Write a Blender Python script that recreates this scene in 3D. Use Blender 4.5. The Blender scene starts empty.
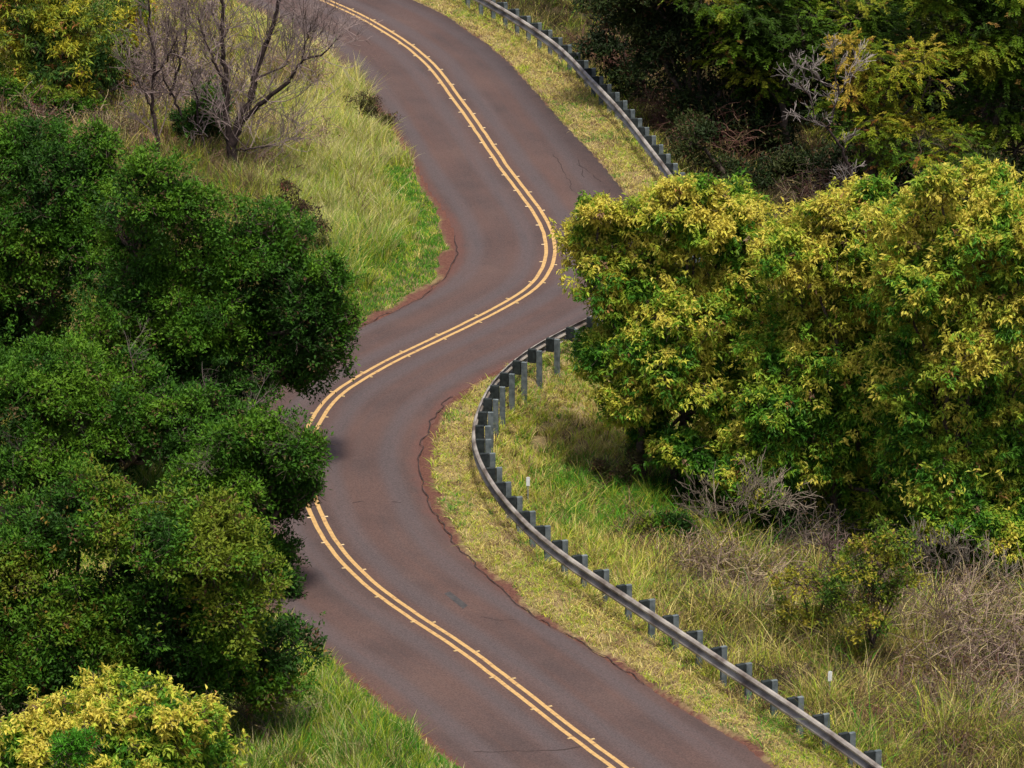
import bpy, math, random
import numpy as np
from mathutils import Vector
random.seed(7)
rng = np.random.default_rng(7)
R = math.radians
scene = bpy.context.scene

# ------------------------------------------------------------------ camera
W, HP = 1024, 768
F = 4567.0                 # focal length in pixels
PITCH = R(18.0)
CAMH = 36.0
cam_d = bpy.data.cameras.new('camera'); cam = bpy.data.objects.new('camera', cam_d)
scene.collection.objects.link(cam)
cam_d.sensor_width = 36; cam_d.lens = 36 * F / W
cam.location = (0, 0, CAMH); cam.rotation_euler = (math.pi/2 - PITCH, 0, 0)
cam_d.clip_start = 1; cam_d.clip_end = 3000
scene.camera = cam

# ------------------------------------------------------------------ light
SUN_DIR = Vector((0.12, -0.32, 1.0)).normalized()      # towards the sun: high, slightly behind the viewer
el = math.asin(SUN_DIR.z); az = math.atan2(SUN_DIR.x, SUN_DIR.y)
world = bpy.data.worlds.new('World'); scene.world = world; world.use_nodes = True
nt = world.node_tree; bg = nt.nodes['Background']
sky = nt.nodes.new('ShaderNodeTexSky'); sky.sky_type = 'NISHITA'; sky.sun_disc = False
sky.dust_density = 6.0; sky.air_density = 0.8; sky.sun_elevation = el; sky.sun_rotation = az
nt.links.new(sky.outputs[0], bg.inputs[0]); bg.inputs[1].default_value = 0.125
sl = bpy.data.lights.new('sun', 'SUN'); sl.energy = 3.7; sl.angle = R(9); sl.color = (1.0, 0.93, 0.80)
so = bpy.data.objects.new('sun', sl); scene.collection.objects.link(so)
so.rotation_euler = (-SUN_DIR).to_track_quat('-Z', 'Y').to_euler(); so.location = (0, 100, 60)
scene.view_settings.view_transform = 'Standard'; scene.view_settings.look = 'None'
scene.view_settings.gamma = 1.0; scene.view_settings.exposure = 0.30
scene.view_settings.use_curve_mapping = False
scene.cycles.max_bounces = 6; scene.cycles.diffuse_bounces = 3; scene.cycles.transmission_bounces = 3

# ------------------------------------------------------------------ helpers
col = scene.collection
cp, sp = math.cos(PITCH), math.sin(PITCH)

def ray(px, py):
    x = (px - 512) / F; v = (384 - py) / F
    return np.array([x, cp + v*sp, -sp + v*cp])

def ground(P, z=0.0):
    P = np.asarray(P, float)
    x = (P[:, 0]-512)/F; v = (384-P[:, 1])/F
    t = (z-CAMH)/(-sp + v*cp)
    return np.stack([x*t, (cp+v*sp)*t], 1)

def at_depth(px, py, Y):
    d = ray(px, py); t = Y/d[1]
    return np.array([d[0]*t, Y, CAMH + d[2]*t])

def scale_at(Y, z=0):
    return F/(Y*cp + (CAMH-z)*sp)

def project(p):
    y = p[..., 1]; z = p[..., 2]-CAMH
    dep = y*cp - z*sp; up = y*sp + z*cp
    return 512 + F*p[..., 0]/dep, 384 - F*up/dep

def tag(o, label=None, cat=None, group=None, kind=None):
    if label: o['label'] = label
    if cat: o['category'] = cat
    if group: o['group'] = group
    if kind: o['kind'] = kind
    return o

def empty(name, loc):
    o = bpy.data.objects.new(name, None); col.objects.link(o); o.location = loc
    o.empty_display_size = 0.3
    return o

def mesh_np(name, V, faces_list, mat, parent=None, colors=None, smooth=False, origin=None):
    """faces_list: list of int arrays (n,k) ; colors: (nverts,3)"""
    V = np.asarray(V, np.float32)
    if origin is not None: V = V - np.asarray(origin, np.float32)
    me = bpy.data.meshes.new(name)
    nl = sum(f.size for f in faces_list); nf = sum(len(f) for f in faces_list)
    me.vertices.add(len(V)); me.vertices.foreach_set('co', V.ravel())
    me.loops.add(nl); me.polygons.add(nf)
    idx = np.concatenate([f.ravel() for f in faces_list]).astype(np.int32)
    tot = np.concatenate([np.full(len(f), f.shape[1], np.int32) for f in faces_list])
    st = np.concatenate([[0], np.cumsum(tot)[:-1]]).astype(np.int32)
    me.loops.foreach_set('vertex_index', idx)
    me.polygons.foreach_set('loop_start', st)
    me.polygons.foreach_set('loop_total', tot)
    me.polygons.foreach_set('use_smooth', np.full(nf, smooth, bool))
    me.update(calc_edges=True)
    if colors is not None:
        a = me.color_attributes.new('tint', 'FLOAT_COLOR', 'POINT')
        c = np.ones((len(V), 4), np.float32); c[:, :3] = colors
        a.data.foreach_set('color', c.ravel())
    me.materials.append(mat)
    o = bpy.data.objects.new(name, me); col.objects.link(o)
    if parent is not None: o.parent = parent
    elif origin is not None: o.location = origin
    return o

# value noise in numpy -------------------------------------------------
_NT = np.random.default_rng(11).random((64, 64, 64)).astype(np.float32)
def noise3(p, s=1.0, o=0.0):
    p = np.asarray(p, float)/s + o + 1000
    i = np.floor(p).astype(int); f = p-i; f = f*f*(3-2*f); r = 0
    for dx in (0, 1):
        for dy in (0, 1):
            for dz in (0, 1):
                w = (f[..., 0] if dx else 1-f[..., 0])*(f[..., 1] if dy else 1-f[..., 1])*(f[..., 2] if dz else 1-f[..., 2])
                r = r + w*_NT[(i[..., 0]+dx) % 64, (i[..., 1]+dy) % 64, (i[..., 2]+dz) % 64]
    return r
def noise2(x, y, s=1.0, o=0.0):
    return noise3(np.stack([x, y, np.zeros_like(x)], -1), s, o)
def fbm2(x, y, s=1.0, o=0.0):
    return 0.55*noise2(x, y, s, o) + 0.3*noise2(x, y, s*.47, o+5.3) + 0.15*noise2(x, y, s*.21, o+9.7)

# ------------------------------------------------------------------ materials
def new_mat(name):
    m = bpy.data.materials.new(name); m.use_nodes = True
    n = m.node_tree; b = n.nodes['Principled BSDF']
    return m, n, b

def leaf_mat(name, trans=0.3, rough=0.5, spec=0.3, gain=1.0, sat=1.0):
    m, n, b = new_mat(name)
    a = n.nodes.new('ShaderNodeAttribute'); a.attribute_name = 'tint'
    h = n.nodes.new('ShaderNodeHueSaturation'); h.inputs['Value'].default_value = gain; h.inputs['Saturation'].default_value = sat
    n.links.new(a.outputs['Color'], h.inputs['Color'])
    n.links.new(h.outputs[0], b.inputs['Base Color'])
    b.inputs['Roughness'].default_value = rough
    b.inputs['Specular IOR Level'].default_value = spec
    t = n.nodes.new('ShaderNodeBsdfTranslucent'); mx = n.nodes.new('ShaderNodeMixShader')
    n.links.new(h.outputs[0], t.inputs['Color'])
    mx.inputs[0].default_value = trans
    n.links.new(b.outputs[0], mx.inputs[1]); n.links.new(t.outputs[0], mx.inputs[2])
    n.links.new(mx.outputs[0], n.nodes['Material Output'].inputs['Surface'])
    return m

def noisy_mat(name, c1, c2, scale=5, rough=0.8, metal=0.0, bump=0.0, spec=0.3, c3=None):
    m, n, b = new_mat(name)
    tc = n.nodes.new('ShaderNodeTexCoord')
    no = n.nodes.new('ShaderNodeTexNoise'); no.inputs['Scale'].default_value = scale; no.inputs['Detail'].default_value = 6
    n.links.new(tc.outputs['Object'], no.inputs['Vector'])
    cr = n.nodes.new('ShaderNodeValToRGB')
    cr.color_ramp.elements[0].position = 0.35; cr.color_ramp.elements[0].color = (*c1, 1)
    cr.color_ramp.elements[1].position = 0.65; cr.color_ramp.elements[1].color = (*c2, 1)
    if c3:
        e = cr.color_ramp.elements.new(0.5); e.color = (*c3, 1)
    n.links.new(no.outputs[0], cr.inputs[0]); n.links.new(cr.outputs[0], b.inputs['Base Color'])
    b.inputs['Roughness'].default_value = rough; b.inputs['Metallic'].default_value = metal
    b.inputs['Specular IOR Level'].default_value = spec
    if bump:
        bp = n.nodes.new('ShaderNodeBump'); bp.inputs['Strength'].default_value = bump; bp.inputs['Distance'].default_value = 0.02
        n.links.new(no.outputs[0], bp.inputs['Height']); n.links.new(bp.outputs[0], b.inputs['Normal'])
    return m

M = {}
M['leaf'] = leaf_mat('leaf_surface', 0.26, 0.55, 0.15, 1.05, 1.05)
M['leaf_broad'] = leaf_mat('broad_leaf_surface', 0.40, 0.5, 0.18, 1.28, 1.0)
M['blade'] = leaf_mat('grass_blade_surface', 0.35, 0.7, 0.15)
M['twig'] = leaf_mat('twig_surface', 0.0, 0.9, 0.1)
M['bark'] = noisy_mat('bark', (0.035, 0.024, 0.018), (0.10, 0.075, 0.06), 9, 0.9, bump=0.6)
M['bark_bare'] = noisy_mat('bare_bark', (0.014, 0.009, 0.009), (0.045, 0.030, 0.029), 9, 0.9, bump=0.6)
M['rail'] = noisy_mat('galvanised_steel', (0.11, 0.085, 0.07), (0.40, 0.37, 0.33), 1.6, 0.5, 0.25, 0.1, c3=(0.27, 0.24, 0.215))
M['post'] = noisy_mat('weathered_post_timber', (0.062, 0.080, 0.088), (0.135, 0.16, 0.17), 7, 0.85, bump=0.3)
M['block'] = noisy_mat('dark_block_timber', (0.008, 0.012, 0.013), (0.025, 0.033, 0.034), 9, 0.85, bump=0.3)
M['bolt'] = noisy_mat('bolt_steel', (0.15, 0.15, 0.15), (0.3, 0.3, 0.3), 20, 0.5, 0.6)
M['marker'] = noisy_mat('marker_ceramic', (0.32, 0.22, 0.10), (0.44, 0.32, 0.15), 30, 0.4)
M['white'] = noisy_mat('reflector_white', (0.55, 0.58, 0.6), (0.72, 0.74, 0.75), 20, 0.5)
M['steel_thin'] = noisy_mat('thin_post_steel', (0.16, 0.17, 0.17), (0.28, 0.3, 0.3), 20, 0.6, 0.3)
M['orange'] = noisy_mat('orange_plastic', (0.42, 0.10, 0.02), (0.55, 0.16, 0.03), 12, 0.6)

# road paint: worn yellow
def paint_mat():
    m, n, b = new_mat('yellow_paint')
    tc = n.nodes.new('ShaderNodeTexCoord')
    no = n.nodes.new('ShaderNodeTexNoise'); no.inputs['Scale'].default_value = 9; no.inputs['Detail'].default_value = 8; no.inputs['Roughness'].default_value = .7
    n.links.new(tc.outputs['Object'], no.inputs['Vector'])
    cr = n.nodes.new('ShaderNodeValToRGB')
    e = cr.color_ramp.elements
    e[0].position = .33; e[0].color = (0.20, 0.11, 0.06, 1)
    e[1].position = .66; e[1].color = (0.47, 0.31, 0.12, 1)
    k = e.new(.45); k.color = (0.40, 0.245, 0.09, 1)
    n.links.new(no.outputs[0], cr.inputs[0]); n.links.new(cr.outputs[0], b.inputs['Base Color'])
    b.inputs['Roughness'].default_value = .7
    return m
M['paint'] = paint_mat()

def road_mat():
    """asphalt stained by red soil; UV.x = metres from the centre line, UV.y = metres along the road"""
    m, n, b = new_mat('asphalt')
    L = n.links.new; N = n.nodes.new
    uv = N('ShaderNodeUVMap'); uv.uv_map = 'lane'
    sep = N('ShaderNodeSeparateXYZ'); L(uv.outputs[0], sep.inputs[0])
    tc = N('ShaderNodeTexCoord')
    def noise(scale, det=6, rough=.55, vec=None):
        o = N('ShaderNodeTexNoise'); o.inputs['Scale'].default_value = scale; o.inputs['Detail'].default_value = det
        o.inputs['Roughness'].default_value = rough; L(vec if vec else tc.outputs['Object'], o.inputs['Vector']); return o.outputs[0]
    def math_(op, a, c=None, clamp=False):
        o = N('ShaderNodeMath'); o.operation = op; o.use_clamp = clamp
        for i, v in enumerate((a, c)):
            if v is None: continue
            if isinstance(v, (int, float)): o.inputs[i].default_value = v
            else: L(v, o.inputs[i])
        return o.outputs[0]
    def ramp(v, pts):
        o = N('ShaderNodeValToRGB'); e = o.color_ramp.elements
        e[0].position, e[0].color = pts[0][0], (*pts[0][1], 1); e[1].position, e[1].color = pts[-1][0], (*pts[-1][1], 1)
        for p_, c_ in pts[1:-1]:
            k = e.new(p_); k.color = (*c_, 1)
        L(v, o.inputs[0]); return o.outputs[0]
    def mix(f, a, c, mode='MIX'):
        o = N('ShaderNodeMix'); o.data_type = 'RGBA'; o.blend_type = mode
        if isinstance(f, (int, float)): o.inputs[0].default_value = f
        else: L(f, o.inputs[0])
        for i, v in ((6, a), (7, c)):
            if isinstance(v, tuple): o.inputs[i].default_value = (*v, 1)
            else: L(v, o.inputs[i])
        return o.outputs[2]
    # streaky noise stretched along the road
    mp = N('ShaderNodeMapping'); mp.inputs['Scale'].default_value = (1.6, 0.13, 1); L(uv.outputs[0], mp.inputs[0])
    streak = noise(1.3, 6, .6, mp.outputs[0])
    mp2 = N('ShaderNodeMapping'); mp2.inputs['Scale'].default_value = (5.0, 0.25, 1); L(uv.outputs[0], mp2.inputs[0])
    fine_streak = noise(1.5, 5, .6, mp2.outputs[0])
    base = ramp(noise(0.35, 8, .6), [(.32, (0.053, 0.037, 0.036)), (.5, (0.071, 0.047, 0.044)), (.68, (0.087, 0.056, 0.050))])
    # wheel paths: two per lane, greyer and smoother; red soil lies between
    ax = math_('ABSOLUTE', sep.outputs[0])
    w = math_('ABSOLUTE', math_('SUBTRACT', math_('ABSOLUTE', math_('SUBTRACT', ax, 1.38)), 0.72))
    wheel = N('ShaderNodeMapRange'); wheel.interpolation_type = 'SMOOTHSTEP'; L(w, wheel.inputs[0])
    wheel.inputs[1].default_value = 0.40; wheel.inputs[2].default_value = 0.08; wheel.inputs[3].default_value = 0; wheel.inputs[4].default_value = 1
    f = math_('MULTIPLY', wheel.outputs[0], math_('MULTIPLY', streak, 1.75), True)
    c = mix(f, base, (0.073, 0.059, 0.062))
    red = N('ShaderNodeMapRange'); L(streak, red.inputs[0]); red.inputs[1].default_value = .42; red.inputs[2].default_value = .68; red.inputs[4].default_value = .45
    c = mix(red.outputs[0], c, (0.096, 0.052, 0.042))
    dk = N('ShaderNodeMapRange'); L(fine_streak, dk.inputs[0]); dk.inputs[1].default_value = .58; dk.inputs[2].default_value = .75; dk.inputs[4].default_value = .3
    c = mix(dk.outputs[0], c, (0.046, 0.034, 0.033))
    # bitumen seal strip along the outer edge of the far bend
    tb = N('ShaderNodeAttribute'); tb.attribute_name = 'seal'
    c = mix(math_('MULTIPLY', tb.outputs['Fac'], math_('ADD', noise(1.2, 6, .6), .25), True), c, (0.036, 0.026, 0.027))
    # soil washed on to both edges
    att = N('ShaderNodeAttribute'); att.attribute_name = 'edge'
    en = math_('ADD', att.outputs['Fac'], math_('MULTIPLY', math_('SUBTRACT', noise(1.6, 8, .65), .5), .55))
    er = N('ShaderNodeMapRange'); er.interpolation_type = 'SMOOTHSTEP'; L(en, er.inputs[0]); er.inputs[1].default_value = .42; er.inputs[2].default_value = .02; er.inputs[4].default_value = .9
    c = mix(er.outputs[0], c, (0.098, 0.046, 0.038))
    # speckle of stones
    spk = noise(24, 6, .8)
    sr = N('ShaderNodeMapRange'); L(spk, sr.inputs[0]); sr.inputs[1].default_value = .35; sr.inputs[2].default_value = .68; sr.inputs[3].default_value = .62; sr.inputs[4].default_value = 1.38
    hs = N('ShaderNodeHueSaturation'); L(c, hs.inputs['Color']); L(sr.outputs[0], hs.inputs['Value'])
    L(hs.outputs[0], b.inputs['Base Color'])
    b.inputs['Roughness'].default_value = .82; b.inputs['Specular IOR Level'].default_value = .25
    bp = N('ShaderNodeBump'); bp.inputs['Strength'].default_value = .5; bp.inputs['Distance'].default_value = .01
    L(noise(45, 4, .7), bp.inputs['Height']); L(bp.outputs[0], b.inputs['Normal'])
    return m
M['road'] = road_mat()

def ground_mat():
    m, n, b = new_mat('soil_and_litter')
    L = n.links.new; N = n.nodes.new
    a = N('ShaderNodeAttribute'); a.attribute_name = 'tint'
    tc = N('ShaderNodeTexCoord')
    no = N('ShaderNodeTexNoise'); no.inputs['Scale'].default_value = 14; no.inputs['Detail'].default_value = 8; no.inputs['Roughness'].default_value = .7
    L(tc.outputs['Object'], no.inputs['Vector'])
    mr = N('ShaderNodeMapRange'); L(no.outputs[0], mr.inputs[0]); mr.inputs[1].default_value = .3; mr.inputs[2].default_value = .7; mr.inputs[3].default_value = .55; mr.inputs[4].default_value = 1.4
    hs = N('ShaderNodeHueSaturation'); L(a.outputs['Color'], hs.inputs['Color']); L(mr.outputs[0], hs.inputs['Value'])
    L(hs.outputs[0], b.inputs['Base Color']); b.inputs['Roughness'].default_value = .95; b.inputs['Specular IOR Level'].default_value = .1
    bp = N('ShaderNodeBump'); bp.inputs['Strength'].default_value = .8; bp.inputs['Distance'].default_value = .05
    L(no.outputs[0], bp.inputs['Height']); L(bp.outputs[0], b.inputs['Normal'])
    return m
M['ground'] = ground_mat()

# ------------------------------------------------------------------ road layout (surveyed on the ground plane)
C_px = [(330,3),(355.6,13.7),(383,29),(412,48),(434,68),(448,87),(466.7,112.8),(485.5,140),(506,171),(524.8,194.8),(538.5,213.6),(548.7,232.4),(551.5,250),(548.7,267),(536.8,285.9),(514.5,301),(487,315),(460,328.6),(432.5,341.6),(405,354),(377.8,368),(350.5,384),(330,398.7),(312.7,425),(302,450),(301,473),(309,496),(322,530),(339,554),(364,581),(393,603),(432.5,629),(466.7,651),(504,680),(542,709),(576,736.7),(617,765.7)]
R_px = [(414,0),(443,13.7),(470,32.5),(501,56),(525,78.6),(545,102.5),(566,126),(586,147),(603,164),(620.5,186),(480,378),(466.7,386.7),(446,404),(432.5,424),(422,448),(419.5,468.7),(424,489),(432.5,510),(443,526.5),(463,550),(480,569),(507.7,593),(535,619),(569,636),(603,656),(637.6,680),(672,701),(725,731.5),(773,767)]
L_px = [(350.5,72),(400,133),(415,160),(430,191),(446,212),(454,240),(454.8,260),(436,284),(415,301),(378,318),(350,332),(330,653),(350,670),(378,694),(398,711),(419,728),(443,749)]
G_px = [(490.4,0),(519,17),(545,34),(571,54.7),(589,75.5),(610,96),(628.4,117),(646.7,140.6),(662.3,161.5),(683,191),(570,326),(549,337),(528.5,349),(507.7,366),(494.7,381.6),(483,401),(476.5,419),(475,440),(481.7,463.6),(494.7,482),(510,502.7),(520,513.4),(546,538),(572,557.6),(598,576),(624,593),(650,610),(676,626.7),(720,656.6),(742,670),(810.7,716),(879,764)]
RAIL_Z = 0.74

def smooth_resample(P, step, sig):
    d = np.r_[0, np.cumsum(np.linalg.norm(np.diff(P, axis=0), axis=1))]
    s = np.arange(0, d[-1], step)
    Q = np.stack([np.interp(s, d, P[:, k]) for k in range(2)], 1)
    n = int(4*sig/step); k = np.exp(-0.5*(np.arange(-n, n+1)*step/sig)**2); k /= k.sum()
    # linear extrapolation padding keeps the ends in place
    a = Q[0] + (Q[0]-Q[1])*np.arange(n, 0, -1)[:, None]; b_ = Q[-1] + (Q[-1]-Q[-2])*np.arange(1, n+1)[:, None]
    E = np.r_[a, Q, b_]
    return np.stack([np.convolve(E[:, k_], k, 'valid') for k_ in range(2)], 1)

C0 = ground(C_px)
# continue the road beyond both ends of the view
d0 = (C0[0]-C0[2]); d0 /= np.linalg.norm(d0); d1 = (C0[-1]-C0[-4]); d1 /= np.linalg.norm(d1)
def arc_out(p, d, turn, n):
    out = []; 
    for i in range(n):
        a = turn; d = np.array([d[0]*math.cos(a)-d[1]*math.sin(a), d[0]*math.sin(a)+d[1]*math.cos(a)]); p = p+d*2; out.append(p)
    return out
pre = arc_out(C0[0], d0, 0.02, 30)[::-1]; post = arc_out(C0[-1], d1, -0.02, 20)
CL = smooth_resample(np.array(pre + list(C0) + post), 0.25, 0.8)
CS = np.r_[0, np.cumsum(np.linalg.norm(np.diff(CL, axis=0), axis=1))]
T = np.gradient(CL, axis=0); T /= np.linalg.norm(T, axis=1)[:, None]     # heading towards the camera
NR = np.stack([-T[:, 1], T[:, 0]], 1)                                     # candidate side normal
if NR[len(NR)//2] @ np.array([1, 0]) < 0: NR = -NR
# NR points to the guardrail side

def nearest(P):
    P = np.asarray(P, float); n = len(P); idx = np.empty(n, int); dd = np.empty(n)
    for i in range(0, n, 20000):
        q = P[i:i+20000]
        D = (q[:, None, 0]-CL[None, ::2, 0])**2 + (q[:, None, 1]-CL[None, ::2, 1])**2
        k = D.argmin(1); idx[i:i+20000] = k*2; dd[i:i+20000] = np.sqrt(D[np.arange(len(q)), k])
    # refine
    idx = np.clip(idx, 1, len(CL)-2)
    side = np.sign(((P-CL[idx])*NR[idx]).sum(1)); side[side == 0] = 1
    return idx, dd, side

def width_profile(E, z, sig, default):
    g = ground(E, z); i, d, s = nearest(g); o = np.argsort(CS[i])
    w = np.interp(CS, CS[i][o], d[o])
    n = int(4*sig/.25); k = np.exp(-0.5*(np.arange(-n, n+1)*.25/sig)**2); k /= k.sum()
    return np.convolve(np.pad(w, n, mode='edge'), k, 'valid')
WR = width_profile(R_px, 0, 0.8, 2.7)
WL = width_profile(L_px, 0, 0.8, 2.6)
GR = width_profile(G_px, RAIL_Z, 0.9, 4.0)
print('widths', WR.min(), WR.max(), WL.min(), WL.max(), GR.min(), GR.max())

def prof_along(pts):
    ii = np.array([nearest(ground([p[:2]]))[0][0] for p in pts]); v = np.array([p[2] for p in pts]); o = np.argsort(CS[ii])
    return np.interp(CS, CS[ii][o], v[o])
# how far bare soil reaches beyond the asphalt on each side (0 none, 1 full)
DR = prof_along([(330,3,.05),(525,195,.05),(548,267,.4),(514,301,.6),(432,341,.75),(330,398,.95),(309,496,.85),(393,603,.6),(504,680,.45),(617,765,.5)])
DL = prof_along([(330,3,.3),(434,68,.35),(506,171,.55),(548,232,.95),(514,301,.85),(460,328,.6),(330,398,.5),(322,530,.6),(466,651,.5),(617,765,.5)])
SEAL = prof_along([(330,3,.7),(448,87,1),(525,195,1),(548,240,0),(617,765,0)])
# ------------------------------------------------------------------ terrain
def terrain(x, y, detail=True):
    x = np.atleast_1d(np.asarray(x, float)); y = np.atleast_1d(np.asarray(y, float))
    i, d, s = nearest(np.stack([x.ravel(), y.ravel()], 1))
    i = i.reshape(x.shape); d = d.reshape(x.shape); s = s.reshape(x.shape)
    right = s > 0
    e = d - np.where(right, WR[i], WL[i])             # distance outside the asphalt
    rr = GR[i]-WR[i]
    # right side: level verge, then falls away beyond the rail
    g = np.maximum(e-rr-0.15, 0)
    zr = -0.03*np.minimum(np.maximum(e, 0), 2) - .32*(1-np.exp(-g/.35)) - 2.6*(1-np.exp(-g*0.16))
    # left side: bank rising in the upper part, gentle drop near the camera
    g2 = np.maximum(e-0.5, 0)
    up = 1/(1+np.exp(-(y-112)/4.0))
    zl = up*(2.2*(1-np.exp(-g2*0.14)) + 0.05*np.maximum(g2-6, 0)) - (1-up)*1.2*(1-np.exp(-g2*0.12))
    z = np.where(right, zr, zl)
    z = z*np.clip(e/0.8, 0, 1) if False else z
    amp = np.clip((e-0.2)/2.5, 0, 1)
    if detail:
        z = z + amp*(0.5*(fbm2(x, y, 4.0, 3)-.5) + 0.16*(noise2(x, y, .7, 8)-.5)) + np.clip((e-.02)/.3, 0, 1)*0.05*noise2(x, y, .25, 21)
    z = z + np.where(right, np.clip((g-2.5)/3, 0, 1)*1.9*(fbm2(x, y, 2.6, 70)-.5), 0)
    z = np.where(e < 0, -0.06 + 0.05*np.clip(1+e/0.15, 0, 1)*0, z+0.006)
    return z, e, i, right

def axis(lo, hi, dlo, dhi, step, far):
    core = np.arange(dlo, dhi+1e-6, step)
    g = [core[-1]]; s = step
    while g[-1] < hi: s *= 1.18; g.append(g[-1]+s)
    h = [core[0]]; s = step
    while h[-1] > lo: s *= 1.18; h.append(h[-1]-s)
    return np.r_[np.array(h[1:])[::-1], core, np.array(g[1:])]
gx = axis(-900, 900, -22, 24, 0.14, 0); gy = axis(-300, 1500, 76, 165, 0.2, 0)
X, Y = np.meshgrid(gx, gy, indexing='ij')
Z, E_, I_, RT = terrain(X, Y)
nx, ny = X.shape
vid = np.arange(nx*ny).reshape(nx, ny)
quads = np.stack([vid[:-1, :-1], vid[1:, :-1], vid[1:, 1:], vid[:-1, 1:]], -1).reshape(-1, 4)

def lerp(a, b, t):
    return np.asarray(a)*(1-t[..., None]) + np.asarray(b)*t[..., None]
PXX, PYY = project(np.stack([X, Y, Z], -1))
def blobmask(px, py, blobs):
    m = np.zeros(np.shape(px))
    for (cx, cy, rx, ry, *w) in blobs:
        v = np.exp(-(((px-cx)/rx)**2+((py-cy)/ry)**2)*1.2)*(w[0] if w else 1)
        m = np.maximum(m, v)
    return m
# bare red soil patches of the bank on the far left
SOIL = [(45,125,90,34), (150,150,40,24), (240,120,36,22,.7), (20,105,60,20), (560,500,22,16,.8), (600,540,18,12,.6)]
nz = fbm2(X, Y, 1.5, 40)
litter_shade = lerp((0.115, 0.085, 0.045), (0.20, 0.16, 0.075), np.clip((nz-.3)*2.5, 0, 1))
# right verge is straw coloured
vg = (RT & (E_ < (GR-WR)[I_]+4)).astype(float)
litter_shade = lerp(litter_shade, (0.27, 0.21, 0.10), vg*np.clip(fbm2(X, Y, .6, 12)*1.4-.1, 0, 1))
hollow_shade = RT*np.clip((E_-2.6)/1.0, 0, 1)*(PYY < 300)  # woodland shade painted dark into the hollow's ground colour
litter_shade = lerp(litter_shade, (0.05, 0.036, 0.022), hollow_shade*.85)
slope_shade = RT*np.clip((E_-3.5)/1.5, 0, 1)*np.clip((PXX-620)/80, 0, 1)  # shade between the slope clumps, painted into the ground colour
litter_shade = lerp(litter_shade, (0.085, 0.055, 0.032), slope_shade*.8)
soil = (0.112, 0.052, 0.040)
sm = np.clip(blobmask(PXX, PYY, SOIL)*1.7 - .35 + (fbm2(X, Y, .8, 4)-.5), 0, 1)
litter_shade = lerp(litter_shade, (0.25, 0.15, 0.095), sm)
dk_ = np.where(RT, DR[I_], DL[I_]); dw = 0.34*dk_ + 0.75*(fbm2(X, Y, 1.1, 77)-.42)*(.25+.75*dk_) + 0.25*(noise2(X, Y, .3, 61)-.5)
dm = np.clip((dw-E_)/0.12, 0, 1)
litter_shade = lerp(litter_shade, soil, dm)
terr = mesh_np('ground', np.stack([X, Y, Z], -1).reshape(-1, 3), [quads], M['ground'], colors=litter_shade.reshape(-1, 3), smooth=True)
tag(terr, kind='structure')

def ground_z(x, y):
    return terrain(x, y)[0]
def place(px, py):
    """point of the terrain seen at px,py"""
    d = ray(px, py); lo, hi = 40.0, 400.0
    t = np.linspace(60, 260, 401); p = d[None]*t[:, None]
    z = CAMH + p[:, 2]; g = ground_z(p[:, 0], p[:, 1])
    k = np.argmax(z < g)
    if k == 0: k = 400
    a = (z[k-1]-g[k-1])/((z[k-1]-g[k-1])-(z[k]-g[k])+1e-9); tt = t[k-1]+(t[k]-t[k-1])*a
    q = d*tt; return np.array([q[0], q[1], float(ground_z(q[0], q[1])[0])])

# ------------------------------------------------------------------ road mesh
lat = np.array([-1, -.94, -.85, -.7, -.5, -.25, 0, .25, .5, .7, .85, .94, 1])
ragL = 0.10*(noise2(CS, CS*0, .9, 3)-.5)+0.06*(noise2(CS, CS*0, .3, 9)-.5)
ragR = 0.10*(noise2(CS, CS*0, .9, 13)-.5)+0.06*(noise2(CS, CS*0, .3, 19)-.5)
offs = np.where(lat[None] < 0, lat[None]*(WL+.04+ragL)[:, None], lat[None]*(WR+.04+ragR)[:, None])
RV = np.concatenate([CL[:, None]+NR[:, None]*offs[..., None], np.zeros((*offs.shape, 1))+0.0], -1)
RV[..., 2] = 0.012 - 0.05*(np.abs(lat)[None] > .99)   # thin edge turned down into the soil
n1, n2 = offs.shape
vid = np.arange(n1*n2).reshape(n1, n2)
rq = np.stack([vid[:-1, :-1], vid[:-1, 1:], vid[1:, 1:], vid[1:, :-1]], -1).reshape(-1, 4)
v1 = RV[0, 1]-RV[0, 0]; v2 = RV[1, 0]-RV[0, 0]
if np.cross(v1[:2], v2[:2]) < 0: rq = rq[:, ::-1].copy()
road = mesh_np('road', RV.reshape(-1, 3), [rq], M['road'], smooth=True)
uvl = road.data.uv_layers.new(name='lane')
uvc = np.stack([offs, np.repeat(CS[:, None], n2, 1)], -1).reshape(-1, 2)
uvl.data.foreach_set('uv', uvc[rq.ravel()].astype(np.float32).ravel())
ea = road.data.attributes.new('edge', 'FLOAT', 'POINT')
ed = np.minimum(offs + WL[:, None], WR[:, None]-offs)
dd_ = np.where(offs > 0, DR[:, None], DL[:, None])
ea.data.foreach_set('value', (np.clip(ed, 0, 5)+.42*(1-np.clip(dd_, 0, 1))).astype(np.float32).ravel())
sa_ = road.data.attributes.new('seal', 'FLOAT', 'POINT')
sv = SEAL[:, None]*np.clip((offs/WR[:, None]-.62)/.34, 0, 1)
sa_.data.foreach_set('value', sv.astype(np.float32).ravel())
tag(road, kind='structure')

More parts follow.
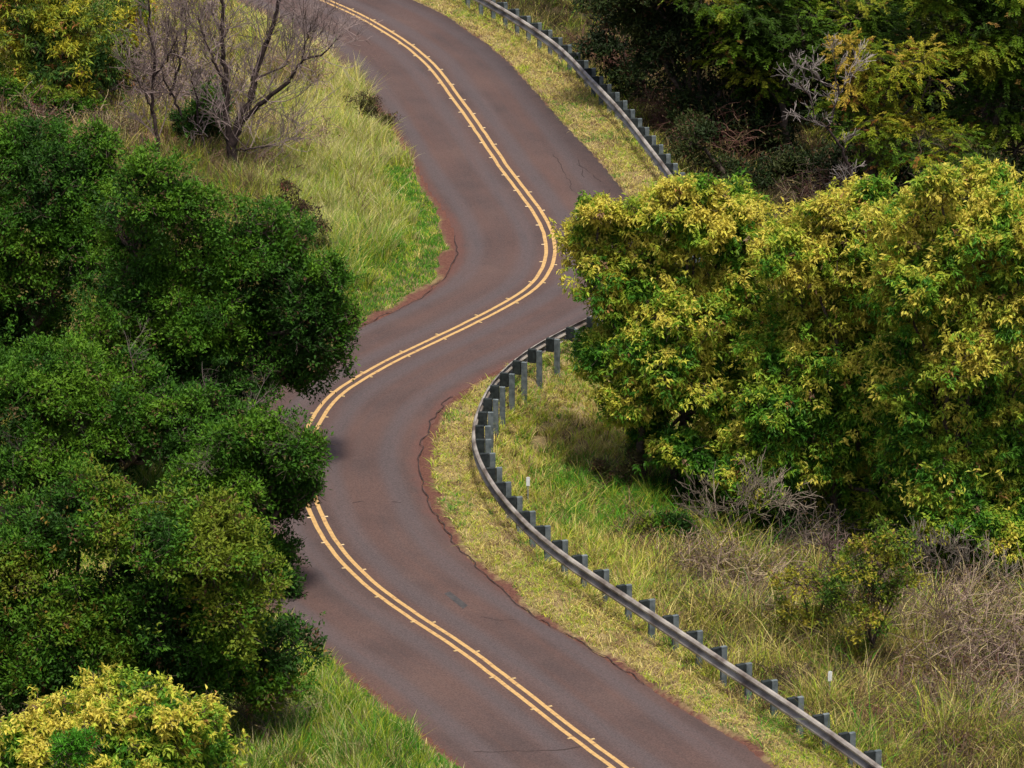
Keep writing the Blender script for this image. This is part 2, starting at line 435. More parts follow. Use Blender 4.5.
def strip(name, center_off, width, z, mat, i0=0, i1=None, jit=0.0, parent=None):
    sl_ = slice(i0, i1)
    c = CL[sl_]; n = NR[sl_]; s = CS[sl_]
    wob = jit*(noise2(s, s*0, .5, 31+center_off)-.5)
    a = c + n*(center_off-width/2+wob)[:, None]; b_ = c + n*(center_off+width/2+wob)[:, None]
    k = len(c); V = np.zeros((2*k, 3)); V[:k, :2] = a; V[k:, :2] = b_; V[:, 2] = z
    q = np.stack([np.arange(k-1), np.arange(k-1)+k, np.arange(1, k)+k, np.arange(1, k)], 1)
    return V, q
for sgn in (-1, 1):
    V, q = strip('l', sgn*0.122, 0.102, 0.017, None, jit=0.02)
    o = mesh_np('road_marking', V, [q], M['paint']); tag(o, kind='structure')

# cracks and tar in the asphalt, thin dark ribbons lying on it
M['crack'] = noisy_mat('crack_filling', (0.018, 0.012, 0.012), (0.045, 0.03, 0.028), 12, .95)
crV, crQ = [], []
def crack(pts, w=0.02, amp=0.06, z=0.016):
    pts = np.asarray(pts, float); d = np.r_[0, np.cumsum(np.linalg.norm(np.diff(pts, axis=0), axis=1))]
    s = np.arange(0, d[-1], .08); P = np.stack([np.interp(s, d, pts[:, k]) for k in (0, 1)], 1)
    P += amp*(np.stack([noise2(P[:, 0], P[:, 1], .35, 3), noise2(P[:, 0], P[:, 1], .35, 33)], 1)-.5)*2
    t = np.gradient(P, axis=0); t /= np.linalg.norm(t, axis=1)[:, None]+1e-9; n = np.stack([-t[:, 1], t[:, 0]], 1)
    ww = w*(.25+1.2*noise2(s, s*0, .5, pts[0, 0]))[:, None]
    b0 = sum(len(v) for v in crV); k = len(P)
    V = np.zeros((2*k, 3)); V[:k, :2] = P-n*ww; V[k:, :2] = P+n*ww; V[:, 2] = z
    crV.append(V); crQ.append(np.stack([np.arange(k-1), np.arange(k-1)+k, np.arange(1, k)+k, np.arange(1, k)], 1)[:, ::-1]+b0)
def crack_px(pp, w=.02, amp=.06): crack(ground(pp), w, amp)
crack_px([(475,753),(520,752),(555,751),(585,747)], .018)
crack_px([(391,502.5),(404,503)], .016); crack_px([(352,503),(365,502)], .02)
crack_px([(480,618),(500,621),(515,620)], .012); crack_px([(580,166),(590,172),(600,182)], .015)
crack_px([(553,155),(560,163),(569,180),(575,196)], .011); crack_px([(580,160),(584,178)], .014)



def edge_line(i0, i1, side, inset, w):
    ii = np.arange(i0, i1, 3); off = (WR[ii] if side > 0 else -WL[ii]) - side*inset
    P = CL[ii]+NR[ii]*off[:, None]; crack(P, w, .09)
def idx_of(px, py): return int(nearest(ground([(px, py)]))[0][0])
edge_line(idx_of(360,380), idx_of(540,709), 1, 0.03, .016)
edge_line(idx_of(550,235), idx_of(400,356), -1, 0.02, .014)
ck = mesh_np('road_crack', np.concatenate(crV), [np.concatenate(crQ)], M['crack']); tag(ck, kind='structure')
# dark scuff left of the guardrail lane
M['scuff'] = noisy_mat('tar_patch', (0.030, 0.030, 0.032), (0.060, 0.054, 0.055), 10, .8)
sc = ground([(444,594),(450,592),(468,606),(463,609.5)])
V = np.zeros((4, 3)); V[:, :2] = sc; V[:, 2] = .0155
o = mesh_np('road_patch', V, [np.array([[0, 1, 2, 3]])[:, ::-1]], M['scuff']); tag(o, kind='structure')

# ------------------------------------------------------------------ box helper
def frame_mesh(name, boxes, mat, parent=None, bevel=0.0):
    """boxes: (centre, half sizes, xdir 2-vector)"""
    V, Q = [], []
    for c, h, xd in boxes:
        xd = np.array([xd[0], xd[1], 0.]); yd = np.array([-xd[1], xd[0], 0.]); zd = np.array([0, 0, 1.])
        b0 = len(V)
        for sx in (-1, 1):
            for sy in (-1, 1):
                for sz in (-1, 1):
                    V.append(np.asarray(c)+xd*h[0]*sx+yd*h[1]*sy+zd*h[2]*sz)
        for f in ((0,1,3,2),(4,6,7,5),(0,4,5,1),(2,3,7,6),(0,2,6,4),(1,5,7,3)): Q.append([b0+k for k in f])
    o = mesh_np(name, np.array(V), [np.array(Q)], mat, parent)
    if bevel:
        b_ = o.modifiers.new('bevel', 'BEVEL'); b_.width = bevel; b_.segments = 1
    return o

# ------------------------------------------------------------------ guardrail
gi0 = idx_of(330, 3)-30; gi1 = min(idx_of(617, 765)+60, len(CL)-10)
GP = CL + NR*GR[:, None]
GPs = smooth_resample(GP[gi0:gi1], 0.25, 0.7)
gd = np.r_[0, np.cumsum(np.linalg.norm(np.diff(GPs, axis=0), axis=1))]
gT = np.gradient(GPs, axis=0); gT /= np.linalg.norm(gT, axis=1)[:, None]
gN = np.stack([-gT[:, 1], gT[:, 0]], 1)
k = nearest(GPs)[0]
if (gN*NR[k]).sum(1).mean() < 0: gN = -gN          # away from the road
g_root = empty('guardrail', (0, 0, 0))
g_root.location = (GPs[0][0], GPs[0][1], 0)
tag(g_root, 'long galvanised steel guardrail on grey posts following the outer edge of the winding road', 'guardrail')
RO = np.array(g_root.location)
# W profile: (outward offset from rail plane towards road is negative, z)
prof = [(-.012, .315), (-.05, .305), (-.083, .27), (-.083, .235), (-.02, .185), (-.0, .16), (-.02, .135), (-.083, .085), (-.083, .05), (-.05, .015), (-.012, .0)]
prof = np.array(prof); prof2 = prof.copy(); prof2[:, 0] += .006
ring = np.r_[prof, prof2[::-1]]
Vr = GPs[:, None]+gN[:, None]*ring[None, :, 0:1]
zz = np.repeat((RAIL_Z-.315+ring[:, 1])[None], len(GPs), 0)
wob = 0.012*(noise2(gd, gd*0, 5, 3)-.5)[:, None]
Vr = np.concatenate([Vr, (zz+wob)[..., None]], -1)
n1, n2 = zz.shape; vid = np.arange(n1*n2).reshape(n1, n2); vn = np.roll(vid, -1, 1)
rq = np.stack([vid[:-1], vn[:-1], vn[1:], vid[1:]], -1).reshape(-1, 4)
beam = mesh_np('rail_beam', Vr.reshape(-1, 3)-RO, [rq], M['rail'], g_root)
n_posts = 0
for s in np.arange(0.6, gd[-1]-.3, 1.06):
    c = np.array([np.interp(s, gd, GPs[:, 0]), np.interp(s, gd, GPs[:, 1])])
    kk = min(int(np.searchsorted(gd, s)), len(gT)-1); t = gT[kk]; nn = gN[kk]
    jz = random.uniform(-.012, .012); rot = random.uniform(-.04, .04)
    tr = np.array([t[0]*math.cos(rot)-t[1]*math.sin(rot), t[0]*math.sin(rot)+t[1]*math.cos(rot)])
    pc = c + nn*0.30
    gz = float(ground_z(pc[0], pc[1])[0])-.25
    top = 0.77+jz
    p = frame_mesh('post', [((pc[0]-RO[0], pc[1]-RO[1], (top+gz)/2), (.043, .070, (top-gz)/2), tr)], M['post'], g_root, .008)
    bc = c + nn*0.105
    b_ = frame_mesh('block', [((bc[0]-RO[0], bc[1]-RO[1], .60), (.050, .108, .18), tr)], M['block'], p, .006)
    fb = c - nn*0.004
    if n_posts % 3 == 1:     # lapped joint with bolts
        jc = c + nn*(-.0)
    n_posts += 1
print('posts', n_posts)

# raised pavement markers in pairs along the double line
mk0 = None
i_first, i_last = idx_of(330, 3), idx_of(617, 765)
def marker_mesh():
    w, l, h = .048, .026, .014
    V = np.array([(-w,-l,0),(w,-l,0),(w,l,0),(-w,l,0),(-w*.8,-l*.45,h),(w*.8,-l*.45,h),(w*.8,l*.45,h),(-w*.8,l*.45,h)])
    Q = np.array([(3,2,1,0),(4,5,6,7),(0,1,5,4),(1,2,6,5),(2,3,7,6),(3,0,4,7)])
    return V, Q
s_ = CS[i_first]-1
while s_ < CS[i_last]+1.5:
    for sgn in (-1, 1):
        ss = s_ + (0.12 if sgn > 0 else -.12) + random.uniform(-.05, .05)
        i = int(np.searchsorted(CS, ss)); i = min(i, len(CL)-2)
        if random.random() < .06: continue
        p = CL[i]+NR[i]*sgn*(.205+random.uniform(-.01, .01)); a = math.atan2(NR[i][1], NR[i][0])
        if mk0 is None:
            V, Q = marker_mesh(); mk0 = mesh_np('pavement_marker', V, [Q], M['marker']); o = mk0
        else:
            o = mk0.copy(); col.objects.link(o)
        o.location = (p[0], p[1], .0175); o.rotation_euler = (0, 0, a)
        tag(o, 'small pale yellow raised marker glued beside the double yellow centre line', 'road marker', 'raised markers along the double yellow line')
    s_ += 1.86

# delineator posts
def delineator(px, py, topz, label, name='delineator_post', plate=M['white']):
    b0 = place(px, py)
    r = empty(name, b0); tag(r, label, 'marker post', 'thin white topped marker posts')
    frame_mesh('stake', [((0, 0, topz/2-.1), (.018, .012, topz/2+.1), (1, 0))], M['steel_thin'], r, .003)
    frame_mesh('reflector', [((0, -.016, topz-.12), (.045, .006, .11), (1, .1))], plate, r, .003)
delineator(528, 503, 0.68, 'thin marker post with small white plate behind the rail inside the lower bend')
delineator(829, 719, 1.1, 'thin marker post with small white plate near the lower right end of the rail')
b0 = place(675, 127)
r = empty('survey_stake', b0); tag(r, 'orange topped thin stake standing in dark grass beyond the upper guardrail', 'stake')
frame_mesh('stake', [((0, 0, .4), (.02, .02, .5), (1, 0))], M['bark_bare'], r, .003)
frame_mesh('orange_sleeve', [((0, 0, .98), (.075, .04, .17), (1, .2)), ((0.01, 0, .62), (.035, .03, .25), (1, .2))], M['orange'], r, .01)

# ------------------------------------------------------------------ tubes (trunks, limbs, twigs)
def tubes(polys, sides=5):
    """polys: list of (points (n,3), radii (n)) -> V, faces"""
    Vs, Qs, b0 = [], [], 0
    ang = np.arange(sides)/sides*2*math.pi; ca, sa = np.cos(ang), np.sin(ang)
    for P, r in polys:
        P = np.asarray(P, float); n = len(P)
        t = np.gradient(P, axis=0); t /= np.linalg.norm(t, axis=1)[:, None]+1e-9
        ref = np.where(np.abs(t[:, 2:3]) < .85, np.array([[0, 0, 1.]]), np.array([[1., 0, 0]]))
        a = np.cross(t, ref); a /= np.linalg.norm(a, axis=1)[:, None]+1e-9; b_ = np.cross(t, a)
        r = np.asarray(r, float)
        V = P[:, None]+(a[:, None]*ca[None, :, None]+b_[:, None]*sa[None, :, None])*r[:, None, None]
        Vs.append(V.reshape(-1, 3)); vid = np.arange(n*sides).reshape(n, sides)+b0; vn = np.roll(vid, -1, 1)
        Qs.append(np.stack([vid[:-1], vn[:-1], vn[1:], vid[1:]], -1).reshape(-1, 4)); b0 += n*sides
    return np.concatenate(Vs), np.concatenate(Qs)

def limb(a, b, n=6, wob=0.12, sag=0.0, r_=rng):
    a = np.asarray(a, float); b = np.asarray(b, float); L_ = np.linalg.norm(b-a)
    t = np.linspace(0, 1, n)[:, None]; P = a+(b-a)*t
    w = r_.normal(0, 1, (n, 3))*wob*L_*.35; w[0] = 0; w[-1] = 0
    P = P+w; P[:, 2] += sag*L_*np.sin(t[:, 0]*math.pi)
    return P

# ------------------------------------------------------------------ leaves
def unit(v): return v/(np.linalg.norm(v, axis=-1, keepdims=True)+1e-9)
def leaf_quads(base, d, nrm, L_, Wd, arch=0.12):
    """diamond leaves folded slightly along their middle"""
    d = unit(d); s = unit(np.cross(d, nrm)); n = np.cross(s, d)
    L_ = L_[:, None]; Wd = Wd[:, None]
    v0 = base; v2 = base+d*L_; m = base+d*L_*.42+n*L_*arch
    v1 = m-s*Wd/2; v3 = m+s*Wd/2
    V = np.stack([v0, v1, v2, v3], 1).reshape(-1, 3)
    q = np.arange(len(base)*4).reshape(-1, 4)
    return V, q

def rand_dir(n, r_): return unit(r_.normal(0, 1, (n, 3)))

def crown_points(lobes, r_, blobs_per=9, tips_per=60, blob=0.42, flat=0.8, shell=0):
    """leaf tip positions gathered in clumps on the shell of each lobe"""
    tips, outs, bcs = [], [], []
    for c, rad in lobes:
        rad = np.asarray(rad, float); c = np.asarray(c, float); rm = rad.mean()
        nb = max(10, int(blobs_per*2.2*(rm/1.3)**1.7))
        d = rand_dir(nb, r_)
        for dd in d:
            bc = c+dd*rad*r_.uniform(.45, .95); br = min(blob*rm**.6, rm*.6)*r_.uniform(.6, 1.2)
            n = max(int(tips_per*(br/.5)**2), 9)
            u = rand_dir(n, r_); u[:, 2] = np.where(u[:, 2] < -.35, -u[:, 2]*.6, u[:, 2]); u = unit(u)
            rr = br*r_.uniform(.25, 1.0, n)**.6
            p = bc+u*rr[:, None]*np.array([1.15, 1.15, flat])
            tips.append(p); outs.append(unit(u+.5*dd)); bcs.append((bc, n))
        ns = int(shell*rm*rm)
        if ns:
            d = rand_dir(ns, r_); p = c+d*rad*(r_.uniform(.62, 1.12, ns)+np.where(r_.random(ns) < .10, r_.uniform(.1, .38, ns), 0))[:, None]
            p += .34*(np.stack([noise3(p, .55, o_) for o_ in (1, 7, 13)], 1)-.5)*2
            tips.append(p); outs.append(d)
    return np.concatenate(tips), np.concatenate(outs), bcs

def pick(palette, w, r_, n):
    palette = np.asarray(palette, float); i = r_.choice(len(palette), n, p=np.asarray(w)/sum(w)); return palette[i]

def build_tree(name, label, cat, base, lobes_px, kind, seed, Yoff=None, group=None, trunks=None, dens=1.0, dead=0, extra_dy=0.6):
    r_ = np.random.default_rng(seed)
    base = np.asarray(base, float); Yb = base[1]; s = scale_at(Yb, base[2]+3)
    lobes = []
    for l in lobes_px:
        cx, cy, rx, ry = l[:4]; dy = l[4] if len(l) > 4 else r_.uniform(-extra_dy, extra_dy)
        c = at_depth(cx, cy, Yb+dy); lobes.append((c, np.array([rx/s, min(rx, ry*1.2)/s*.95, ry/s/.95])*1.06))
    root = empty(name, base); tag(root, label, cat, group)
    K = KINDS[kind]
    parts_ = lobes
    if K.get('split'):      # uneven boughs: each mass of the crown is several smaller flattened ones
        parts_ = []
        for c, rad in lobes:
            for d in rand_dir(K['split'], r_):
                f_ = r_.uniform(.50, .76); parts_.append((c+d*rad*r_.uniform(.38, .70), rad*f_*np.array([1.1, 1.1, .82])))
    tips, outs, bcs = crown_points(parts_, r_, K['blobs'], K['tips']*dens, K['blob'], K.get('flat', .8), K.get('shell', 0)*dens)
    n = len(tips); kf = K['k']
    # rosettes of leaves
    B = np.repeat(tips, kf, 0); O = np.repeat(outs, kf, 0)
    B = B + r_.normal(0, K['spread'], B.shape)
    if K.get('spray'):       # feathery sprays drooping outwards
        a = unit(np.repeat(unit(outs*np.array([1, 1, .3])+rand_dir(n, r_)*.5), kf, 0))
        t = np.tile(np.linspace(0, 1, kf), n)[:, None]
        B = np.repeat(tips, kf, 0)+a*t*K['spray']+np.array([0, 0, -.35])*(t**2)*K['spray']
        side = np.where(np.tile(np.arange(kf) % 2, n)[:, None] == 0, 1, -1)
        D = a*.7+np.cross(a, np.array([0, 0, 1.]))*side*.9+rand_dir(len(B), r_)*.35+np.array([0, 0, K['droop']])
    else:
        D = rand_dir(len(B), r_)+O*K['out']+np.array([0, 0, K['droop']])
    Nn = rand_dir(len(B), r_)*.7+np.array([0, 0, 1.])+O*.5
    L_ = K['len']*r_.uniform(.65, 1.25, len(B)); Wd = L_*K['asp']*r_.uniform(.8, 1.2, len(B))
    V, q = leaf_quads(B, D, Nn, L_, Wd, K.get('arch', .1))
    # colours: by rosette, by clump, by leaf
    cn = noise3(tips, K['cscale'], seed % 17)
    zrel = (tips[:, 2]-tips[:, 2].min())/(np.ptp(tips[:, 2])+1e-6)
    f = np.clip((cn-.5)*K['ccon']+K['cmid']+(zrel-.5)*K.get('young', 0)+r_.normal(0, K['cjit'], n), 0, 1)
    pal = np.asarray(K['pal'], float); x = f*(len(pal)-1); i0 = np.clip(x.astype(int), 0, len(pal)-2)
    ct = pal[i0]*(1-(x-i0))[:, None]+pal[i0+1]*(x-i0)[:, None]
    odd = r_.random(n) < K.get('oddp', .02); ct[odd] = pick(K.get('odd', [(0.22, .10, .04)]), [1]*len(K.get('odd', [(0, 0, 0)])), r_, odd.sum())
    cl = np.repeat(ct, kf, 0)*r_.uniform(.78, 1.25, (len(B), 1))*r_.uniform(.94, 1.06, (len(B), 3))
    crown = mesh_np('crown', V-base, [q], M[K['mat']], root, colors=np.repeat(cl, 4, 0))
    # trunk and limbs
    polys = []
    stems = trunks or [((0, 0), (0, 0))]
    heads = [l[0] for l in lobes]
    cen = np.mean(heads, 0)
    fork = []
    for (bx, by), (tx, ty) in stems:
        b0 = base+np.array([bx, by, -.3]); low = min(h[2] for h in heads)
        hgt = max(.5, (cen[2]-base[2])*.45)
        f0 = base+np.array([bx+tx+(cen[0]-base[0])*.35, by+ty, hgt])
        r0 = K['trunk']; P = limb(b0, f0, 7, .06, 0, r_); rr = np.linspace(r0*1.25, r0*.7, 7); polys.append((P, rr)); fork.append(f0)
    for h, rad in lobes:
        f0 = min(fork, key=lambda q_: np.linalg.norm(q_-h)); P = limb(f0, h, 7, .10, .05, r_)
        polys.append((P, np.linspace(K['trunk']*.6, K['trunk']*.22, 7)))
    bl = 0
    for bc, nn in bcs:
        h = min(heads, key=lambda q_: np.linalg.norm(q_-bc)); P = limb(h+(bc-h)*.05, bc, 5, .14, .04, r_)
        polys.append((P, np.linspace(K['trunk']*.2, K['trunk']*.05, 5)))
        for _ in range(4):
            e = bc+rand_dir(1, r_)[0]*.4*np.array([1, 1, .8]); polys.append((limb(bc, e, 4, .15, 0, r_), np.linspace(K['trunk']*.06, .004, 4)))
    V, q = tubes(polys, 6)
    mesh_np('trunk', V-base, [q], M['bark'], root, smooth=True)
    if dead:
        tw = []
        for _ in range(dead):
            bc = bcs[r_.integers(len(bcs))][0]
            grow(tw, bc, rand_dir(1, r_)[0]*np.array([1, .6, .6])+np.array([0, -.3, .1]), .9, .012, 3, r_, spread=.7)
        V, q = tubes(tw, 3)
        mesh_np('bare_twigs', V-base, [q], M['twig'], root, colors=np.tile((.16, .13, .12), (len(V), 1)))
    return root

def grow(out, p, d, L_, r0, depth, r_, spread=.55, up=.15, kids=(2, 4), shrink=.68, n=5, curve=.12):
    d = d/np.linalg.norm(d); pts = [p]; q = np.array(p, float); dd = np.array(d)
    for i in range(n-1):
        dd = dd+r_.normal(0, curve, 3)+np.array([0, 0, up*.15]); dd /= np.linalg.norm(dd); q = q+dd*L_/(n-1); pts.append(q.copy())
    out.append((np.array(pts), np.linspace(r0, r0*.55, n)))
    if depth <= 0: return
    for _ in range(r_.integers(*kids)+1):
        t = r_.uniform(.3, 1.0); k = min(int(t*(n-1)), n-1)
        nd = dd+r_.normal(0, spread, 3)+np.array([0, 0, up])
        grow(out, pts[k], nd, L_*shrink*r_.uniform(.7, 1.2), r0*.55*(1-.2*t), depth-1, r_, spread, up, kids, shrink, n, curve)

G1, G2, G3 = (0.020, 0.055, 0.010), (0.040, 0.105, 0.014), (0.075, 0.165, 0.022)
KINDS = {
 'dark': dict(mat='leaf', split=6, blobs=11, tips=46, blob=.36, shell=170, k=10, spread=.065, len=.104, asp=.46, out=.7, droop=.15, cscale=.9, ccon=1.5, cmid=.45, cjit=.16,
      pal=[(0.018, 0.050, 0.009), (0.034, 0.095, 0.012), (0.052, 0.130, 0.014), (0.085, 0.170, 0.018)], odd=[(0.13, .11, .04), (.09, .06, .03)], oddp=.035, trunk=.16, young=.3),
 'olive': dict(mat='leaf', split=6, blobs=11, tips=46, blob=.36, shell=170, k=10, spread=.065, len=.104, asp=.46, out=.7, droop=.15, cscale=1.0, ccon=1.7, cmid=.5, cjit=.16,
      pal=[(0.020, 0.055, 0.010), (0.038, 0.105, 0.013), (0.065, 0.148, 0.016), (0.13, 0.17, 0.022)], odd=[(0.17, .12, .03), (.10, .06, .03)], oddp=.04, trunk=.15, young=.4),
 'yellow': dict(mat='leaf_broad', split=6, blobs=8, tips=34, blob=.38, shell=190, k=9, spread=.045, len=.14, asp=.38, out=.55, droop=-.6, cscale=.42, ccon=1.6, cmid=.54, cjit=.22, arch=.14,
      pal=[(0.038, 0.120, 0.012), (0.080, 0.20, 0.016), (0.19, 0.29, 0.028), (0.33, 0.36, 0.04), (0.46, 0.41, 0.07)], odd=[(0.30, .17, .06), (.20, .13, .08)], oddp=.012, trunk=.12, young=.6),
 'feather': dict(mat='leaf', blobs=12, tips=16, blob=.5, k=26, spread=.05, spray=.42, len=.12, asp=.36, out=.5, droop=-.2, cscale=1.3, ccon=2.0, cmid=.40, cjit=.12, flat=.45,
      pal=[(0.028, 0.058, 0.008), (0.060, 0.120, 0.012), (0.11, 0.18, 0.018), (0.22, 0.23, 0.03)], odd=[(0.20, .13, .04)], oddp=.03, trunk=.15, young=.3),
 'amber': dict(mat='leaf', blobs=12, tips=15, blob=.5, k=24, spread=.05, spray=.38, len=.115, asp=.30, out=.5, droop=-.2, cscale=.9, ccon=1.5, cmid=.6, cjit=.15, flat=.6,
      pal=[(0.055, 0.12, 0.016), (0.11, 0.17, 0.018), (0.23, 0.25, 0.025), (0.34, 0.26, 0.05)], odd=[(0.25, .12, .04)], oddp=.05, trunk=.10, young=.5),
 'shade': dict(mat='leaf', blobs=11, tips=32, blob=.5, k=8, spread=.1, len=.17, asp=.36, out=.5, droop=.0, cscale=1.2, ccon=1.2, cmid=.45, cjit=.14,  # woodland shade painted into near-black leaf colours
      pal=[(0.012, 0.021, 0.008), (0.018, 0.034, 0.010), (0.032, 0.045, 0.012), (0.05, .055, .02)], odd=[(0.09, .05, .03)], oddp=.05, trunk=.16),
 'shrub': dict(mat='leaf', blobs=12, tips=40, blob=.28, k=8, spread=.06, len=.10, asp=.4, out=.5, droop=.0, cscale=.5, ccon=1.6, cmid=.5, cjit=.2,
      pal=[(0.045, 0.095, 0.016), (0.085, 0.155, 0.02), (0.17, 0.20, 0.025), (0.28, .25, .04)], odd=[(0.20, .12, .05)], oddp=.05, trunk=.05),
 'gold': dict(mat='leaf_broad', blobs=14, tips=26, blob=.34, shell=150, k=8, spread=.05, len=.17, asp=.3, out=.4, droop=-.5, cscale=.6, ccon=1.8, cmid=.5, cjit=.22,
      pal=[(0.030, 0.075, 0.014), (0.070, 0.125, 0.02), (0.20, 0.25, 0.025), (0.36, .33, .03)], odd=[(0.26, .12, .04)], oddp=.04, trunk=.07),
 'fresh': dict(mat='leaf', blobs=12, tips=40, blob=.25, k=8, spread=.05, len=.10, asp=.3, out=.8, droop=.2, cscale=.5, ccon=1.0, cmid=.5, cjit=.2,
      pal=[(0.05, 0.17, 0.02), (0.09, 0.27, 0.03)], trunk=.03),
 'brown': dict(mat='leaf', blobs=12, tips=26, blob=.24, k=6, spread=.06, len=.10, asp=.4, out=.5, droop=-.1, cscale=.4, ccon=1.6, cmid=.4, cjit=.2,
      pal=[(0.050, 0.030, 0.022), (0.07, 0.055, 0.025), (0.075, 0.085, 0.025), (0.11, .10, .04)], odd=[(0.15, .06, .05)], oddp=.06, trunk=.04),
}

def base_at(px, py): return place(px, py)

# ------------------------------------------------------------------ trees on the left
TR = 'dense dark green trees left of the road'
build_tree('dark_green_tree', 'dark green tree at the left edge, its knobbly top just below the bare soil bank', 'tree', base_at(28, 400),
    [(18,165,44,50), (62,200,46,52), (100,165,27,42), (10,260,60,66), (95,250,50,56), (30,330,70,60)], 'dark', 101, group=TR, extra_dy=.7)
build_tree('dark_green_tree', 'broad dark green tree whose rounded right side hangs over the middle bend', 'tree', base_at(235, 470),
    [(175,215,52,50), (235,235,52,46), (283,262,44,46), (312,312,36,46), (270,345,52,44), (205,300,64,54), (135,255,50,55), (150,330,60,50), (295,372,30,24), (205,385,44,32), (245,392,34,24), (325,300,30,44), (325,345,26,28)], 'dark', 102, group=TR, extra_dy=.7)
build_tree('dark_green_tree', 'small dark tree with loose branches touching the yellow lines below the middle bend', 'tree', base_at(232, 590),
    [(262,440,36,34), (292,460,25,32), (235,490,40,40), (282,500,25,26), (270,560,24,34), (215,540,35,30), (284,600,16,28), (225,455,34,30), (195,480,40,34), (302,455,20,20), (302,488,18,18)], 'dark', 103, group=TR, dens=.9, dead=6)
build_tree('dark_green_tree', 'shadowy dark green tree between the far left crown and the olive green one', 'tree', base_at(90, 520),
    [(50,400,80,52), (140,395,60,44), (20,460,60,50), (190,425,44,34), (220,425,26,22), (110,450,60,40)], 'dark', 104, group=TR, dead=10)
build_tree('olive_green_tree', 'large rounded olive green tree in front, its right flank beside the lower grass verge', 'tree', base_at(130, 775),
    [(120,505,62,44), (60,530,58,44), (190,555,62,46), (150,600,80,56), (50,610,70,66), (235,615,52,48), (262,662,40,46), (200,670,60,50), (20,680,60,50), (110,690,60,44), (2,560,36,34), (-20,600,40,40)], 'olive', 105, group=TR, extra_dy=.8)
build_tree('yellow_leaved_tree', 'low tree with yellow and lime drooping leaves in the lower left corner', 'tree', base_at(120, 850),
    [(125,712,46,42), (70,735,50,38), (25,758,50,40), (175,735,42,34), (205,765,34,26), (120,775,60,40), (60,800,60,40)], 'yellow', 106, group='trees with yellowing leaves', dens=1.0)
build_tree('shrub', 'bright green leafy shoots in front of the low yellow leaved tree', 'shrub', base_at(78, 925),
    [(62,745,16,9), (84,742,14,8), (75,756,20,9)], 'fresh', 107, extra_dy=.1)
# ------------------------------------------------------------------ yellow trees on the right
YG = 'trees with yellowing leaves'
build_tree('yellow_leaved_tree', 'yellow green tree with two slim dark stems leaning over the road beside the guardrail', 'tree', base_at(655, 492),
    [(602,232,34,34), (648,222,46,36), (700,222,46,40), (610,285,36,40), (665,290,56,50), (612,345,36,32), (668,365,52,48), (735,300,44,56), (645,408,26,26), (720,400,44,44), (728,450,38,30), (748,235,34,34), (628,405,24,20), (690,455,40,24), (660,440,24,14), (700,320,40,40), (640,350,34,30), (750,420,36,40), (690,190,22,12), (600,210,18,14), (730,196,18,12)],
    'yellow', 201, group=YG, trunks=[((-.25, 0), (-.35, 0)), ((.35, .1), (.2, 0))], extra_dy=.9)
build_tree('yellow_leaved_tree', 'yellow green tree in the middle of the right hand row, crown reaching the brush', 'tree', base_at(832, 560),
    [(795,262,46,42), (850,235,46,44), (820,320,60,50), (885,300,50,54), (790,385,50,48), (855,400,60,50), (800,455,50,42), (868,470,54,44), (760,480,34,30), (840,515,44,26), (900,520,36,24), (830,440,44,40), (845,350,50,40), (770,430,36,40), (905,250,36,40), (862,196,20,18), (830,212,18,14)],
    'yellow', 202, group=YG, extra_dy=.9)
build_tree('yellow_leaved_tree', 'brightest of the yellow trees, standing at the right edge', 'tree', base_at(950, 590),
    [(928,222,44,40), (980,220,46,44), (1025,235,50,50), (940,300,56,52), (1005,320,60,60), (930,385,50,50), (1000,410,60,56), (950,460,44,36), (1015,495,46,42), (915,440,36,40), (1005,540,36,24), (955,520,36,30), (975,260,44,40), (1000,470,44,40), (960,350,44,40), (905,380,34,44), (910,300,34,40), (938,188,22,16), (985,182,24,16)],
    'yellow', 203, group=YG, extra_dy=.9)
# ------------------------------------------------------------------ upper right woodland
WG = 'woodland trees above the upper guardrail'
build_tree('feathery_green_tree', 'green tree with feathery sprays at the top beside the dark hollow', 'tree', base_at(790, 165),
    [(745,15,44,34), (800,40,44,34), (720,45,24,22), (775,-30,60,40), (850,20,44,36), (760,80,30,22), (700,-10,30,30)], 'feather', 301, group=WG, dens=1.0, dead=4)
build_tree('amber_tipped_tree', 'slim tree with amber tipped sprays and a dark upright trunk behind the yellow crowns', 'tree', base_at(858, 240),
    [(868,60,26,24), (905,65,32,26), (885,100,34,28), (930,80,24,22), (870,130,30,22), (920,140,36,22), (850,95,20,20), (955,145,26,16), (855,55,20,18), (885,125,30,18), (900,160,30,14), (840,110,18,14)], 'amber', 302, group=WG, dens=.9)
build_tree('feathery_green_tree', 'green feathery tree in the upper right corner', 'tree', base_at(985, 215),
    [(960,30,50,40), (1010,60,40,40), (990,110,36,34), (1015,150,34,34), (985,165,24,20), (940,-20,50,40), (1030,0,50,50)], 'feather', 303, group=WG, dens=1.1)
build_tree('shaded_tree', 'nearly black shaded tree crown at the top centre beyond the upper guardrail', 'tree', base_at(705, 150),
    [(605,-12,30,26), (635,15,38,34), (668,52,38,34), (700,98,36,34), (700,15,44,40), (745,60,40,40), (755,130,36,34), (700,115,26,22), (765,165,30,20), (735,155,26,16), (650,-40,60,40)], 'shade', 304, group=WG)
build_tree('shaded_tree', 'dark shaded tree behind the amber tipped tree and the bare grey branches', 'tree', base_at(840, 120),
    [(800,80,50,44), (860,40,60,50), (920,20,60,50), (900,90,60,44), (840,130,50,34), (960,100,50,44), (780,130,36,30), (760,20,60,40), (960,0,60,50), (840,-20,70,50), (820,150,40,30), (1000,120,40,40), (1010,60,40,40), (780,60,40,40)], 'shade', 305, group=WG)
